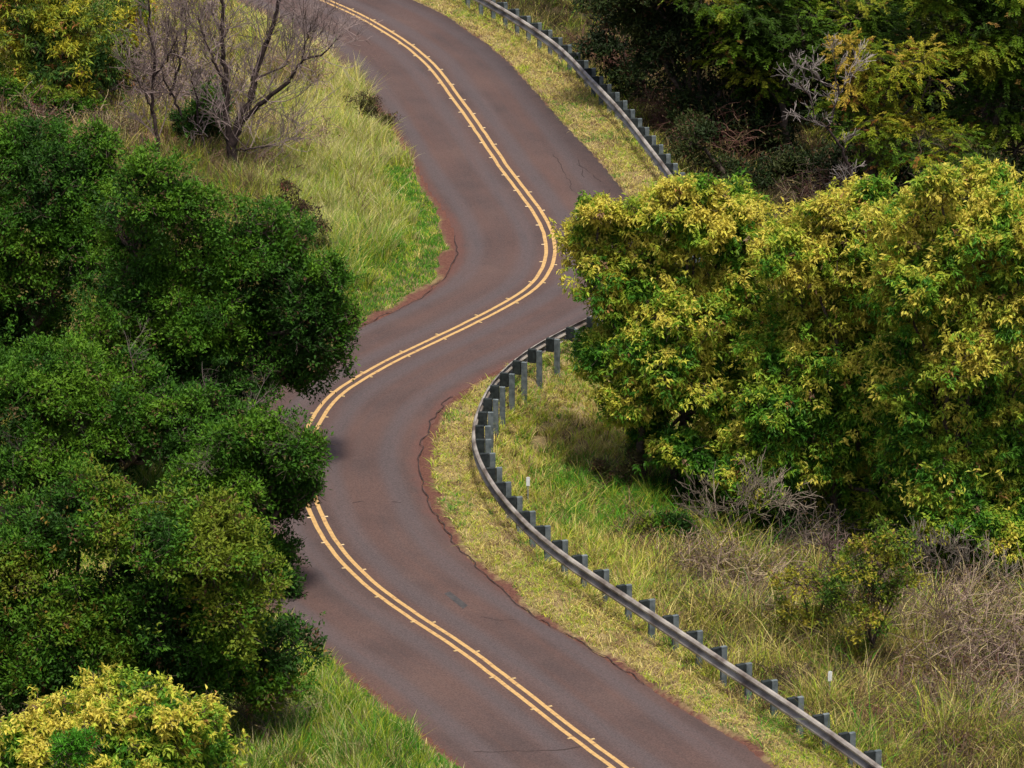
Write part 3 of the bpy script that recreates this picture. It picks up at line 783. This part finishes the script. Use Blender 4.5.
build_tree('shaded_tree', 'tall dark tree rising past the top edge above the black hollow', 'tree', base_at(760, 20),
    [(640,-70,60,60), (700,-90,60,60), (760,-110,70,70), (840,-110,70,70), (700,-20,50,44), (910,-100,70,60), (980,-80,60,60), (780,-160,80,60), (900,-170,80,60), (660,-150,60,60)], 'shade', 306, group=WG)
# ------------------------------------------------------------------ upper left shrubs
build_tree('golden_shrub', 'golden and green leafy shrub in the upper left corner', 'shrub', base_at(55, 118),
    [(30,25,44,36), (80,35,36,34), (60,70,40,26), (20,75,28,20), (100,70,20,22), (30,-15,50,30), (50,50,50,36)], 'gold', 401, dens=1.2)
build_tree('shrub', 'small dark leafy sapling between the dark canopy and the pale grass bank', 'shrub', base_at(298, 262),
    [(285,195,12,12), (302,212,14,12), (318,228,10,9), (300,240,16,12), (325,245,6,6)], 'brown', 402, dens=1.5, extra_dy=.2)
build_tree('shrub', 'brown leaved bush among grass plumes at the left road edge of the upper bend', 'shrub', place(352, 128),
    [(362,101,17,9), (374,110,12,8), (386,122,8,7)], 'brown', 403, dens=1.2, extra_dy=.2)
build_tree('shrub', 'dark green bush at the foot of the bare trees', 'shrub', base_at(205, 150),
    [(205,105,18,18), (190,130,18,14), (215,135,16,12)], 'olive', 404, dens=.6, extra_dy=.2)
# ------------------------------------------------------------------ lower right shrubs
build_tree('shrub', 'upright yellow green shrub with dark stems standing in the dry brush', 'shrub', base_at(872, 690),
    [(885,540,32,28), (862,570,30,24), (905,570,18,26), (845,600,22,16), (880,600,26,20), (875,560,30,30), (870,625,26,20), (855,650,18,16)], 'shrub', 501, dens=1.8, extra_dy=.3)
build_tree('shrub', 'low yellow leaved bush left of the dark stemmed shrub', 'shrub', base_at(812, 660),
    [(800,585,26,16), (790,610,24,16), (815,620,22,12), (835,585,14,10)], 'shrub', 502, dens=1.2, extra_dy=.3)
build_tree('shrub', 'dark red brown plant below the dark stemmed shrub', 'shrub', base_at(865, 722),
    [(862,700,16,12), (850,690,12,8), (872,710,12,8)], 'brown', 503, dens=1.0, extra_dy=.15)
build_tree('shrub', 'low reddish bush at the foot of the slim stemmed yellow tree', 'shrub', base_at(620, 492),
    [(618,475,16,10), (632,462,12,14), (600,468,8,6)], 'brown', 504, dens=.8, extra_dy=.15)

build_tree('shrub', 'dark green thicket in the shade below the slim stemmed yellow tree', 'shrub', base_at(705, 520),
    [(690,490,34,18), (740,505,34,18), (715,475,30,18)], 'olive', 505, dens=.7, extra_dy=.3)
build_tree('shrub', 'dark green thicket in the shade below the middle yellow crown', 'shrub', base_at(840, 575),
    [(790,535,34,18), (850,545,40,18), (900,550,30,18)], 'olive', 506, dens=.7, extra_dy=.3)
build_tree('shrub', 'dark green thicket in the shade at the right edge below the brightest yellow tree', 'shrub', base_at(985, 590),
    [(945,560,34,18), (990,570,40,16), (1025,575,30,18)], 'olive', 507, dens=.7, extra_dy=.3)
build_tree('shrub', 'green leafy clump in the tall grass left of the long arching twigs', 'shrub', base_at(672, 548),
    [(660,528,20,12), (682,535,18,12)], 'olive', 509, dens=.8, extra_dy=.2)
build_tree('shrub', 'small yellow green bush among purplish brush near the right edge', 'shrub', base_at(965, 660),
    [(950,640,18,10), (975,645,18,10)], 'shrub', 510, dens=.8, extra_dy=.2)
build_tree('shrub', 'small green bush behind the guardrail in the middle of the slope grass', 'shrub', base_at(740, 560),
    [(728,545,18,12), (750,550,18,10)], 'shrub', 511, dens=.8, extra_dy=.2)
build_tree('shrub', 'brownish leafy weed under the middle of the tall slope grass', 'shrub', base_at(735, 640),
    [(728,622,14,10), (745,628,12,8)], 'brown', 512, dens=.8, extra_dy=.2)
build_tree('shrub', 'dark shaded bush just beyond the middle of the upper guardrail', 'shrub', base_at(655, 112),
    [(612,40,30,22), (640,75,32,24), (665,108,30,24)], 'shade', 513, dens=1, extra_dy=.3)
build_tree('shrub', 'dark shaded bush beyond the upper guardrail near where it meets the yellow crown', 'shrub', base_at(725, 190),
    [(695,140,26,20), (722,168,30,20), (750,185,30,18)], 'shade', 514, dens=1, extra_dy=.3)
build_tree('golden_shrub', 'yellow green bush between the golden shrub and the thinner leafless tree', 'shrub', base_at(118, 105),
    [(112,30,28,28), (120,70,24,24), (95,90,26,16), (135,10,24,24)], 'gold', 404, dens=.9)
build_tree('shrub', 'low green bush under the golden shrub on the red soil bank', 'shrub', base_at(40, 125),
    [(15,95,26,14), (50,100,28,14), (80,108,20,10)], 'olive', 405, dens=.7, extra_dy=.3)
build_tree('shrub', 'shaded undergrowth at the right below the upper right corner trees', 'shrub', base_at(900, 215),
    [(880,180,36,24), (930,180,40,30), (990,185,40,30), (820,180,34,26), (780,175,26,26), (850,160,36,22), (900,150,36,22)], 'shade', 508, dens=1, extra_dy=.3)
# ------------------------------------------------------------------ bare trees, upper left
def bare_tree(label, limbs_px, base, seed, r0, col_, depth=3, twl=.9, group='leafless trees on the upper left bank', name='bare_tree', cat='tree', per=1.0, rk=1.0):
    r_ = np.random.default_rng(seed); root = empty(name, base); tag(root, label, cat, group)
    main, tw = [], []
    for pts, ra, rb in limbs_px:
        P = np.array([at_depth(x, y, base[1]+dy) for x, y, dy in pts])
        n = len(P)*4; t = np.linspace(0, len(P)-1, n); Q = np.stack([np.interp(t, np.arange(len(P)), P[:, k]) for k in range(3)], 1)
        Q += r_.normal(0, .025, Q.shape); main.append((Q, np.linspace(ra, rb, n)))
        for k in range(3, n):
            for _ in range(r_.integers(1, 4)):
                if r_.random() > per: continue
                d = (Q[k]-Q[k-1]); d = d/np.linalg.norm(d)+r_.normal(0, .75, 3)+np.array([0, 0, .25])
                grow(tw, Q[k], d, twl*r_.uniform(.6, 1.3)*(1-.4*k/n), .003+rk*min(.016, .45*np.interp(k, [0, n], [ra, rb])), depth, r_, spread=.6, kids=(2, 4))
    V, q = tubes(main, 7); mesh_np('trunk', V-base, [q], M['bark_bare'], root, smooth=True)
    V, q = tubes([(p, np.maximum(r, .0075)) for p, r in tw], 3)
    c = np.tile(col_, (len(V), 1))*(.7+.6*noise3(V, .5))[:, None]
    mesh_np('bare_twigs', V-base, [q], M['twig'], root, colors=c)
    return root
B1 = base_at(233, 178)
bare_tree('large leafless tree with a forked dark trunk in front of the upper left bank', [
    ([(233,180,0),(231,150,0),(238,125,0)], .17, .13),
    ([(238,125,0),(252,95,.1),(258,65,.3),(270,35,.4),(280,0,.5),(284,-25,.5)], .12, .035),
    ([(236,128,0),(262,102,-.3),(290,80,-.5),(303,60,-.6),(322,54,-.8),(342,36,-.9)], .085, .012),
    ([(231,150,0),(226,115,0),(227,80,.2),(223,50,.1),(222,20,.2),(222,-20,.2)], .10, .04),
    ([(225,90,0),(214,60,-.2),(205,40,-.4),(198,15,-.5)], .05, .012),
    ([(303,60,-.6),(306,40,-.6),(312,20,-.7)], .03, .01),
    ([(236,150,0),(250,148,-.4),(270,145,-.6),(282,146,-.7)], .035, .008),
    ([(255,80,.1),(280,68,.1),(292,60,0)], .04, .012)], B1, 61, .2, (0.18, .14, .135), depth=2, twl=1.5, per=.5)
B2 = base_at(162, 165)
bare_tree('thinner leafless tree left of the forked one', [
    ([(164,168,0),(156,135,0),(152,100,.1),(155,60,.1),(148,20,.2),(150,-15,.2)], .07, .02),
    ([(154,75,0),(168,60,-.2),(178,30,-.3)], .035, .01), ([(152,110,0),(140,85,-.2),(132,60,-.4)], .03, .01),
    ([(170,95,0),(178,70,.2),(185,45,.2),(186,10,.3)], .045, .014), ([(182,115,0),(172,95,.1),(160,70,.1)], .04, .02)], B2, 62, .1, (0.17, .13, .125), depth=2, twl=1.2, per=.55)
B3 = base_at(200, 162)
bare_tree('slender leafless sapling between the two larger bare trees', [
    ([(203,152,0),(198,125,0),(196,95,.1),(190,70,.1)], .045, .014), ([(197,110,0),(208,90,-.1),(212,72,-.2)], .025, .008)], B3, 63, .08, (0.2, .16, .155), depth=2, twl=.8, per=.6)
# bare grey branches upper right and in the brush
B4 = base_at(848, 262)
bare_tree('leafless tree with pale grey crooked branches in front of the dark woodland', [
    ([(850,170,0),(843,150,0),(828,128,-.1),(810,120,-.2),(798,118,-.3)], .05, .012),
    ([(828,128,-.1),(835,105,-.1),(845,85,-.1),(855,72,-.1)], .04, .01), ([(838,95,-.1),(836,70,-.1),(833,48,-.1)], .03, .008),
    ([(840,92,-.1),(822,82,-.2),(810,70,-.2)], .025, .008), ([(815,122,-.2),(812,100,-.2),(800,85,-.2),(793,68,-.2)], .025, .008),
    ([(850,205,0),(850,185,0),(850,170,0)], .06, .05)], B4, 64, .1, (0.24, .21, .20), depth=2, twl=.85, group='pale bare branches', per=.2, rk=.4)
B5 = base_at(745, 560)
bare_tree('leafless shrub with long arching twigs under the yellow crowns', [
    ([(722,535,0),(735,510,0),(750,495,-.1),(760,482,-.1)], .022, .008), ([(722,535,0),(745,515,0),(765,505,-.1),(780,500,-.2)], .018, .007),
    ([(730,540,0),(720,520,0),(700,505,-.2)], .016, .006)], B5, 65, .1, (0.17, .14, .11), per=.45, rk=.6, depth=2, twl=.9, group='arching bare twigs', name='bare_shrub', cat='shrub')
B6 = base_at(965, 625)
bare_tree('leafless shrub of grey arching twigs at the right edge below the brightest yellow tree', [
    ([(960,610,0),(955,580,0),(940,560,-.1),(925,556,-.2)], .02, .007), ([(965,615,0),(975,590,0),(968,560,-.1),(955,548,-.2)], .02, .007),
    ([(970,620,0),(990,600,0),(1005,580,-.1)], .02, .007)], B6, 66, .1, (0.14, .12, .10), per=.5, rk=.6, depth=2, twl=.9, group='arching bare twigs', name='bare_shrub', cat='shrub')
B7 = base_at(872, 650)
bare_tree('dark bare stems rising through the upright yellow green shrub', [
    ([(860,680,0),(845,625,0),(830,600,-.1),(815,580,-.2)], .035, .01), ([(868,680,0),(870,630,0),(872,590,-.2),(882,560,-.3)], .03, .008),
    ([(858,660,0),(850,600,-.2),(835,565,-.3),(829,545,-.3)], .025, .007)], B7, 67, .1, (0.13, .09, .08), depth=2, twl=.6, group='dark bare stems', name='bare_shrub', cat='shrub')

# tangled dry brush shrubs on the lower right slope and the upper left bank
def brush(label, px, py, w, h, seed, c, n=60, name='dry_shrub', group='tangled dry shrubs', depth=2):
    r_ = np.random.default_rng(seed); b0 = place(px, py); root = empty(name, b0); tag(root, label, 'shrub', group)
    s = scale_at(b0[1]); W_ = w/s; H_ = h/s; out = []
    H_ *= 1.45
    for _ in range(int(n*1.05)):
        p = b0+np.array([r_.normal(0, W_*.28), r_.normal(0, W_*.28), -.05])
        d = np.array([r_.normal(0, .6), r_.normal(0, .6), 1.0]); grow(out, p, d, H_*r_.uniform(.5, 1.0), .010, depth, r_, spread=.7, up=-.25, kids=(2, 4), shrink=.62, curve=.2)
    V, q = tubes([(p, np.maximum(r, .0065)) for p, r in out], 3)
    cc = np.array(c)[r_.integers(0, len(c), len(out))]; cnt = [len(p)*3 for p, _ in out]; cc = np.repeat(cc, cnt, 0)
    mesh_np('twigs', V-b0, [q], M['twig'], root, colors=cc)
    # clinging dry leaves
    tips = np.array([p[-1] for p, _ in out]); m = len(tips)
    V, q = leaf_quads(tips, rand_dir(m, r_)+np.array([0, 0, -.5]), rand_dir(m, r_), r_.uniform(.06, .14, m), r_.uniform(.02, .045, m))
    lc = pick([(0.20, .15, .06), (.13, .085, .055), (.10, .12, .03), (.24, .20, .09)], [3, 3, 2, 2], r_, m)
    mesh_np('dry_leaves', V-b0, [q], M['leaf'], root, colors=np.repeat(lc, 4, 0))
PUR = [(0.17, .125, .11), (0.25, .19, .14), (.08, .055, .05), (.34, .28, .16), (.13, .085, .075)]
RED = [(0.11, .045, .04), (.07, .035, .03), (.16, .09, .07)]
brush('grey brown tangle of dry twigs in the lower right corner', 985, 745, 120, 60, 71, RED+PUR, 80)
brush('purplish dry bush right of the dark stemmed shrub', 930, 670, 110, 70, 72, PUR, 90)
brush('dry bush against the right edge of the slope', 1005, 680, 90, 60, 73, PUR, 70)
brush('dark dry bush directly under the middle yellow crown', 790, 565, 90, 50, 74, [(.10, .08, .07), (.16, .13, .11)], 60)
brush('dry brown bush behind the guardrail at the middle of the slope', 700, 585, 60, 42, 75, PUR, 50)
brush('reddish dry tangle beside the thin marker post at lower right', 855, 735, 60, 34, 76, RED, 50)
brush('straw coloured tangle between the two thin marker posts', 770, 640, 80, 45, 77, PUR+[(.30, .25, .14)], 50)
brush('pale grey brush behind the two bare tree trunks', 175, 110, 90, 50, 78, [(.24, .19, .185), (.18, .13, .13)], 70)
brush('pinkish brown brush at the far left under the golden shrub', 40, 135, 70, 34, 79, RED+PUR, 40)
brush('brown brush right of the forked leafless tree', 275, 150, 90, 34, 80, [(.24, .16, .13), (.18, .12, .11)], 50)
brush('brown brush at the top beyond the upper guardrail', 625, 75, 80, 40, 81, RED, 70)
brush('dark brown weeds beside the orange topped stake', 672, 130, 60, 40, 93, RED+[(.08, .06, .04)], 60)
brush('brown brush in the hollow right of the orange topped stake', 715, 160, 90, 50, 82, RED+[(.13, .10, .05)], 60)
brush('tangled twigs at the foot of the leafless grey branched tree', 820, 215, 90, 45, 83, RED+PUR, 60)
brush('dry brush at the top left behind the golden shrub', 110, 60, 110, 40, 84, PUR, 60)
brush('pale pinkish brush between the thinner leafless tree and the golden shrub', 125, 105, 60, 46, 86, [(.26, .20, .19), (.20, .14, .13)], 60)
brush('low brown brush in front of the forked leafless tree', 225, 175, 110, 26, 87, [(.22, .14, .10), (.14, .09, .07)], 60)
brush('reddish brush at the top between the forked tree and the road', 290, 85, 70, 34, 88, [(.24, .15, .12), (.16, .10, .08), (.26, .21, .13)], 60)
brush('grey brush on the red soil bank left of the bare trees', 105, 150, 60, 34, 89, PUR, 60)
brush('brown tangle behind the top end of the lower guardrail slope', 745, 605, 90, 50, 90, PUR, 70)
brush('rust brown tangle in the middle of the lower right brush', 905, 720, 90, 40, 91, RED+PUR, 70)
brush('straw and grey tangle right of the purplish dry bush', 985, 640, 90, 55, 92, PUR+[(.30, .25, .14)], 80)
DK = [(.06, .04, .03), (.10, .07, .05), (.15, .11, .08), (.05, .05, .03)]  # dark twig tones that paint shade gaps on the slope
brush('dark tangle beneath the low yellow leaved bush', 800, 640, 70, 36, 94, DK, 60)
brush('dark tangle left of the dark stemmed shrub and above the guardrail', 690, 622, 50, 34, 95, DK, 50)
brush('dark tangle right of the foot of the dark stemmed shrub', 905, 640, 60, 40, 96, DK+PUR, 60)
brush('dark tangle at the bottom right near the frame corner', 945, 762, 90, 36, 97, DK+RED, 70)
brush('dark brown tangle behind the guardrail next to the reddish one', 800, 700, 50, 30, 98, DK, 50)
brush('dark tangle in the grass left of the long arching twigs', 640, 545, 40, 26, 99, DK, 40)
brush('brown twiggy bush at the foot of the olive green tree', 262, 735, 50, 40, 85, [(.16, .12, .09), (.22, .18, .12)], 50)

# ------------------------------------------------------------------ grass (stuff)
def blades(P, lean, L_, Wd, colr, droop, segs=3):
    """P (n,3) roots; lean (n,2) horizontal lean; tapering curved blades"""
    n = len(P); t = np.linspace(0, 1, segs+1)
    az_ = rng.uniform(0, 2*math.pi, n); sx = np.stack([np.cos(az_), np.sin(az_)], 1)
    H = np.zeros((n, segs+1, 3))
    for k, tt in enumerate(t):
        H[:, k, :2] = lean*(tt**1.6*L_)[:, None] if np.ndim(tt) else lean*(tt**1.6)*L_[:, None]
        H[:, k, 2] = L_*(tt - droop*tt**2.4)
    V = []
    for k in range(segs):
        w = Wd*(1-.55*k/segs)
        off = np.concatenate([sx*w[:, None]/2, np.zeros((n, 1))], 1)
        V += [P+H[:, k]-off, P+H[:, k]+off]
    V.append(P+H[:, segs])
    V = np.stack(V, 1); m = 2*segs+1; b0 = np.arange(n)[:, None]*m
    q = [b0+np.array([[2*k, 2*k+1, 2*k+3, 2*k+2]]) for k in range(segs-1)]
    tri = b0+np.array([[2*segs-2, 2*segs-1, 2*segs]])
    return V.reshape(-1, 3), [np.concatenate(q), tri], np.repeat(colr, m, 0)

STRAW = [(0.62, .52, .16), (.54, .45, .13), (.70, .60, .25), (.40, .28, .12)]
LIME = [(0.32, .41, .04), (.24, .36, .035), (.44, .44, .05)]
GREEN = [(0.07, .25, .02), (.11, .31, .025), (.06, .19, .018)]
OLIVE = [(0.11, .12, .03), (.15, .14, .04)]
SHADE_DARK = [(.055, .045, .02), (.075, .055, .03), (.05, .06, .02)]  # dark blade tones that paint shade into the hollow and slope
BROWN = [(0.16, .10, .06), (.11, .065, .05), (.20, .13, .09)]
PALE = [(0.52, .50, .20), (.42, .44, .15), (.60, .54, .28)]

def scatter(region_px, n, zone, name_seed):
    """random points on the terrain whose picture falls in a region; zone(x,y,e,i,right,px,py)->keep probability"""
    r_ = np.random.default_rng(name_seed)
    corners = ground(region_px); x0, y0 = corners.min(0)-1; x1, y1 = corners.max(0)+1
    x = r_.uniform(x0, x1, n); y = r_.uniform(y0, y1, n)
    z, e, i, rt = terrain(x, y); px, py = project(np.stack([x, y, z], -1))
    inside = (px > -40) & (px < 1064) & (py > -60) & (py < 840)
    kp = zone(x, y, e, i, rt, px, py)*inside
    k = r_.random(n) < kp
    return np.stack([x, y, z], 1)[k], e[k], px[k], py[k], r_

def make_grass(name, label, region, n, zone, seed, pals, palfun, Lfun, width, tuft=0, droop=(.1, .5), leanamt=.5):
    P, e, px, py, r_ = scatter(region, n, zone, seed)
    if tuft:
        cnt = tuft; L0 = Lfun(e, px, py, P)*r_.uniform(.7, 1.25, len(P))
        key = r_.random(len(P)); f0 = palfun(P, e, px, py)
        P2 = np.repeat(P, cnt, 0); a = r_.uniform(0, 2*math.pi, len(P2)); rad = r_.uniform(0, .09, len(P2))
        P2[:, 0] += np.cos(a)*rad; P2[:, 1] += np.sin(a)*rad
        L_ = np.repeat(L0, cnt)*r_.uniform(.55, 1.15, len(P2))
        ln = np.stack([np.cos(a), np.sin(a)], 1)*(r_.uniform(.05, 1, len(P2))*leanamt*1.6)[:, None]+r_.normal(0, .12, (len(P2), 2))
        f = np.repeat(f0, cnt, 0)
    else:
        P2 = P; L_ = Lfun(e, px, py, P)*r_.uniform(.5, 1.4, len(P)); ln = r_.normal(0, leanamt, (len(P), 2)); f = palfun(P, e, px, py)
    n_ = len(P2)
    # f: (n, number of palettes) weights
    cum = np.cumsum(f/f.sum(1, keepdims=True), 1); rb = r_.random(n_)
    coh = .8
    if tuft: same = np.repeat(key, cnt)
    else:
        q_ = P2[:, :2]+.10*np.stack([noise2(P2[:, 0], P2[:, 1], .2, 2), noise2(P2[:, 0], P2[:, 1], .2, 7)], 1)
        ci = np.floor(q_/.19).astype(np.int64); coh = .5; same = np.modf(np.abs(np.sin(ci[:, 0]*12.9898+ci[:, 1]*78.233+seed)*43758.5453))[0]
    rb = np.where(r_.random(n_) < coh, same, rb)
    pk = (rb[:, None] > cum).sum(1).clip(0, len(pals)-1)
    c = np.zeros((n_, 3))
    for j, pl in enumerate(pals):
        mk = pk == j; c[mk] = np.asarray(pl)[r_.integers(0, len(pl), mk.sum())]
    c *= r_.uniform(.8, 1.22, (n_, 1))*(.8+.45*same)[:, None]
    V, fc, cc = blades(P2, ln, L_, width*r_.uniform(.6, 1.3, n_), c, r_.uniform(*droop, n_))
    o = mesh_np(name, V, fc, M['blade'], colors=cc); tag(o, label, 'grass', None, 'stuff')
    print(name, n_)
    return o

def st(a): return np.stack(a, 1)
# 1 short dry verge between asphalt and rail, and just behind the rail
def z_verge(x, y, e, i, rt, px, py):
    lim = (GR-WR)[i]+1.0
    thin = fbm2(x, y, .5, 3)
    return (rt & (e > -.02+.27*DR[i]+.5*(fbm2(x, y, 1.1, 77)-.42)*(.25+.75*DR[i])) & (e < lim)) * np.clip(thin*2.2-.15, .12, 1)
make_grass('verge_grass', 'short dry straw and lime grass on the verge between asphalt and guardrail', [(300,-30),(1000,-30),(300,800),(1000,800)], 1500000, z_verge, 31,
    [STRAW, LIME, GREEN, BROWN],
    lambda P, e, px, py: st([.55+.6*(py < 200), .25+1.6*np.clip(fbm2(P[:, 0], P[:, 1], 1.2, 50)-.48, 0, 1)*3, np.clip(fbm2(P[:, 0], P[:, 1], 1.5, 90)-.52, 0, 1)*4+.03, .20+.25*(py < 200)]),
    lambda e, px, py, P: .07+.10*noise2(P[:, 0], P[:, 1], .5, 5)+.14*np.clip(e-.6, 0, 1)*noise2(P[:, 0], P[:, 1], .9, 15), .016, droop=(.1, .8), leanamt=.8)
# 2 taller grass beyond the rail
def z_beyond(x, y, e, i, rt, px, py):
    return (rt & (e > (GR-WR)[i]+.25) & (e < 16)) * np.clip(fbm2(x, y, .9, 14)*3.2-.7, .6, 1)
def L_beyond(e, px, py, P):
    L_ = .18+.16*np.clip(e-1.4, 0, 2)+.25*noise2(P[:, 0], P[:, 1], 1.0, 6)+(.25+1.3*noise2(P[:, 0], P[:, 1], 1.1, 60)**2)*np.clip((px-600)/200, 0, 1)*np.clip((py-450)/100, 0, 1)
    return L_*np.where(py < 330, .9, 1)
def pal_beyond(P, e, px, py):
    f = fbm2(P[:, 0], P[:, 1], .9, 25); g = fbm2(P[:, 0], P[:, 1], .8, 65)
    brushy = np.clip((px-640)/150, 0, 1)*np.clip((py-490)/80, 0, 1)*np.clip(fbm2(P[:, 0], P[:, 1], 1.2, 85)*4-1.1, 0, 1.6)
    dark = np.clip(blobmask(px, py, [(680,515,110,28), (590,490,50,18), (950,570,90,22)])*1.5, 0, 1)  # shadow under the trees painted in as greener, less straw coloured grass
    gap_shade = np.clip(.55-noise2(P[:, 0], P[:, 1], 1.1, 60), 0, 1)*np.clip((px-600)/120, 0, 1)*np.clip((py-450)/80, 0, 1)*4  # shade gaps painted dark brown where the grass is short
    up = (py < 330)*np.clip((e-2.4)/1.0, 0, 1)  # shade of the hollow painted in as dark brown blades
    return st([.60*(1-dark)+.2, .55+2.5*np.clip(f-.5, 0, 1), .06+1.5*dark+3*np.clip(g-.54, 0, 1), .10+.55*brushy+.4*up+.7*gap_shade, .1+.4*brushy+.2*up, .03+.35*brushy+3.5*up+1.3*gap_shade])
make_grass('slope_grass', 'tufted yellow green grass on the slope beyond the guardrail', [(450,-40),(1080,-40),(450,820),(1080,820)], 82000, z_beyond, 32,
    [STRAW, LIME, GREEN, BROWN, OLIVE, SHADE_DARK], pal_beyond, L_beyond, .018, tuft=17, droop=(.1, .75), leanamt=.55)
# 3 bright short grass on the inner side of the bend and left roadside
def z_left_short(x, y, e, i, rt, px, py):
    return ((~rt) & (e > .0+.30*DL[i]+.7*(fbm2(x, y, 1.1, 77)-.42)*(.25+.75*DL[i])) & (e < 3.6)) * np.clip(1.6-e/3.4, 0, 1)
make_grass('roadside_grass', 'short bright green grass fringe along the left edge of the road', [(250,-30),(520,-30),(250,800),(520,800)], 700000, z_left_short, 33,
    [GREEN, LIME, STRAW],
    lambda P, e, px, py: st([1.0+0*e, .25+.4*np.clip(e-.8, 0, 2), .06+.35*np.clip(e-.9, 0, 2)+.9*(py < 170)]),
    lambda e, px, py, P: .07+.10*np.clip(e-.25, 0, 1.5)+.07*noise2(P[:, 0], P[:, 1], .5, 5), .016, droop=(.1, .6), leanamt=.45)
# 4 tall pale grass on the bank inside the bend and up the bank
def z_tall(x, y, e, i, rt, px, py):
    m = blobmask(px, py, SOIL)
    return ((~rt) & (e > np.where((py < 170) & (py > 60), .25, 1.25)+1.1*(noise2(x, y, .8, 5)-.3)) & (py < 470) & (e < 26)) * np.clip(fbm2(x, y, .9, 44)*2.6-.5, .12, 1)*(1-.8*np.clip(m*1.4, 0, 1))
def pal_tall(P, e, px, py):
    near = np.clip((px-240)/60, 0, 1); low = np.clip((py-190)/90, 0, 1); f = fbm2(P[:, 0], P[:, 1], 1.0, 5); g = fbm2(P[:, 0], P[:, 1], .8, 35)
    return st([1.3*near*(1-.75*low)+.15, .42+.2*near+2.2*np.clip(f-.5, 0, 1), .06+.7*low*near+1.5*np.clip(g-.55, 0, 1), .08+.9*(1-near)*np.clip(f*4-1.2, .15, 2), .2*(1-near)+.08, .35*(py < 150)+.1+.5*np.clip(g-.5, 0, 1)])
make_grass('bank_grass', 'tall pale seeding grass covering the bank on the upper left', [(-60,-60),(470,-60),(-60,480),(470,480)], 62000, z_tall, 34,
    [PALE, LIME, GREEN, BROWN, OLIVE, STRAW], pal_tall, lambda e, px, py, P: (.5+.75*noise2(P[:, 0], P[:, 1], 1.5, 4))*np.clip(.45+e*.28+.5*(py < 175), .4, 1), .016, tuft=16, droop=(.05, .55), leanamt=.5)
# 5 tall green grass lower left
def z_low_left(x, y, e, i, rt, px, py):
    return ((~rt) & (e > .35+.6*(noise2(x, y, .8, 5)-.3)) & (py >= 470) & (e < 9) & (px > 120)) * np.clip(fbm2(x, y, .8, 94)*2.6-.4, .15, 1)
make_grass('lower_verge_grass', 'tall green and straw grass at the bottom beside the olive green tree', [(100,470),(520,470),(100,840),(520,840)], 20000, z_low_left, 35,
    [GREEN, LIME, PALE, BROWN], lambda P, e, px, py: st([.8+0*e, .55+0*e, .25+.3*np.clip(e-1, 0, 1), .08+2.5*np.clip(fbm2(P[:, 0], P[:, 1], .8, 5)-.52, 0, 1)]),
    lambda e, px, py, P: (.40+.55*noise2(P[:, 0], P[:, 1], 1.0, 4))*np.clip(.40+e*.5, .4, 1), .017, tuft=17, droop=(.05, .5), leanamt=.42)
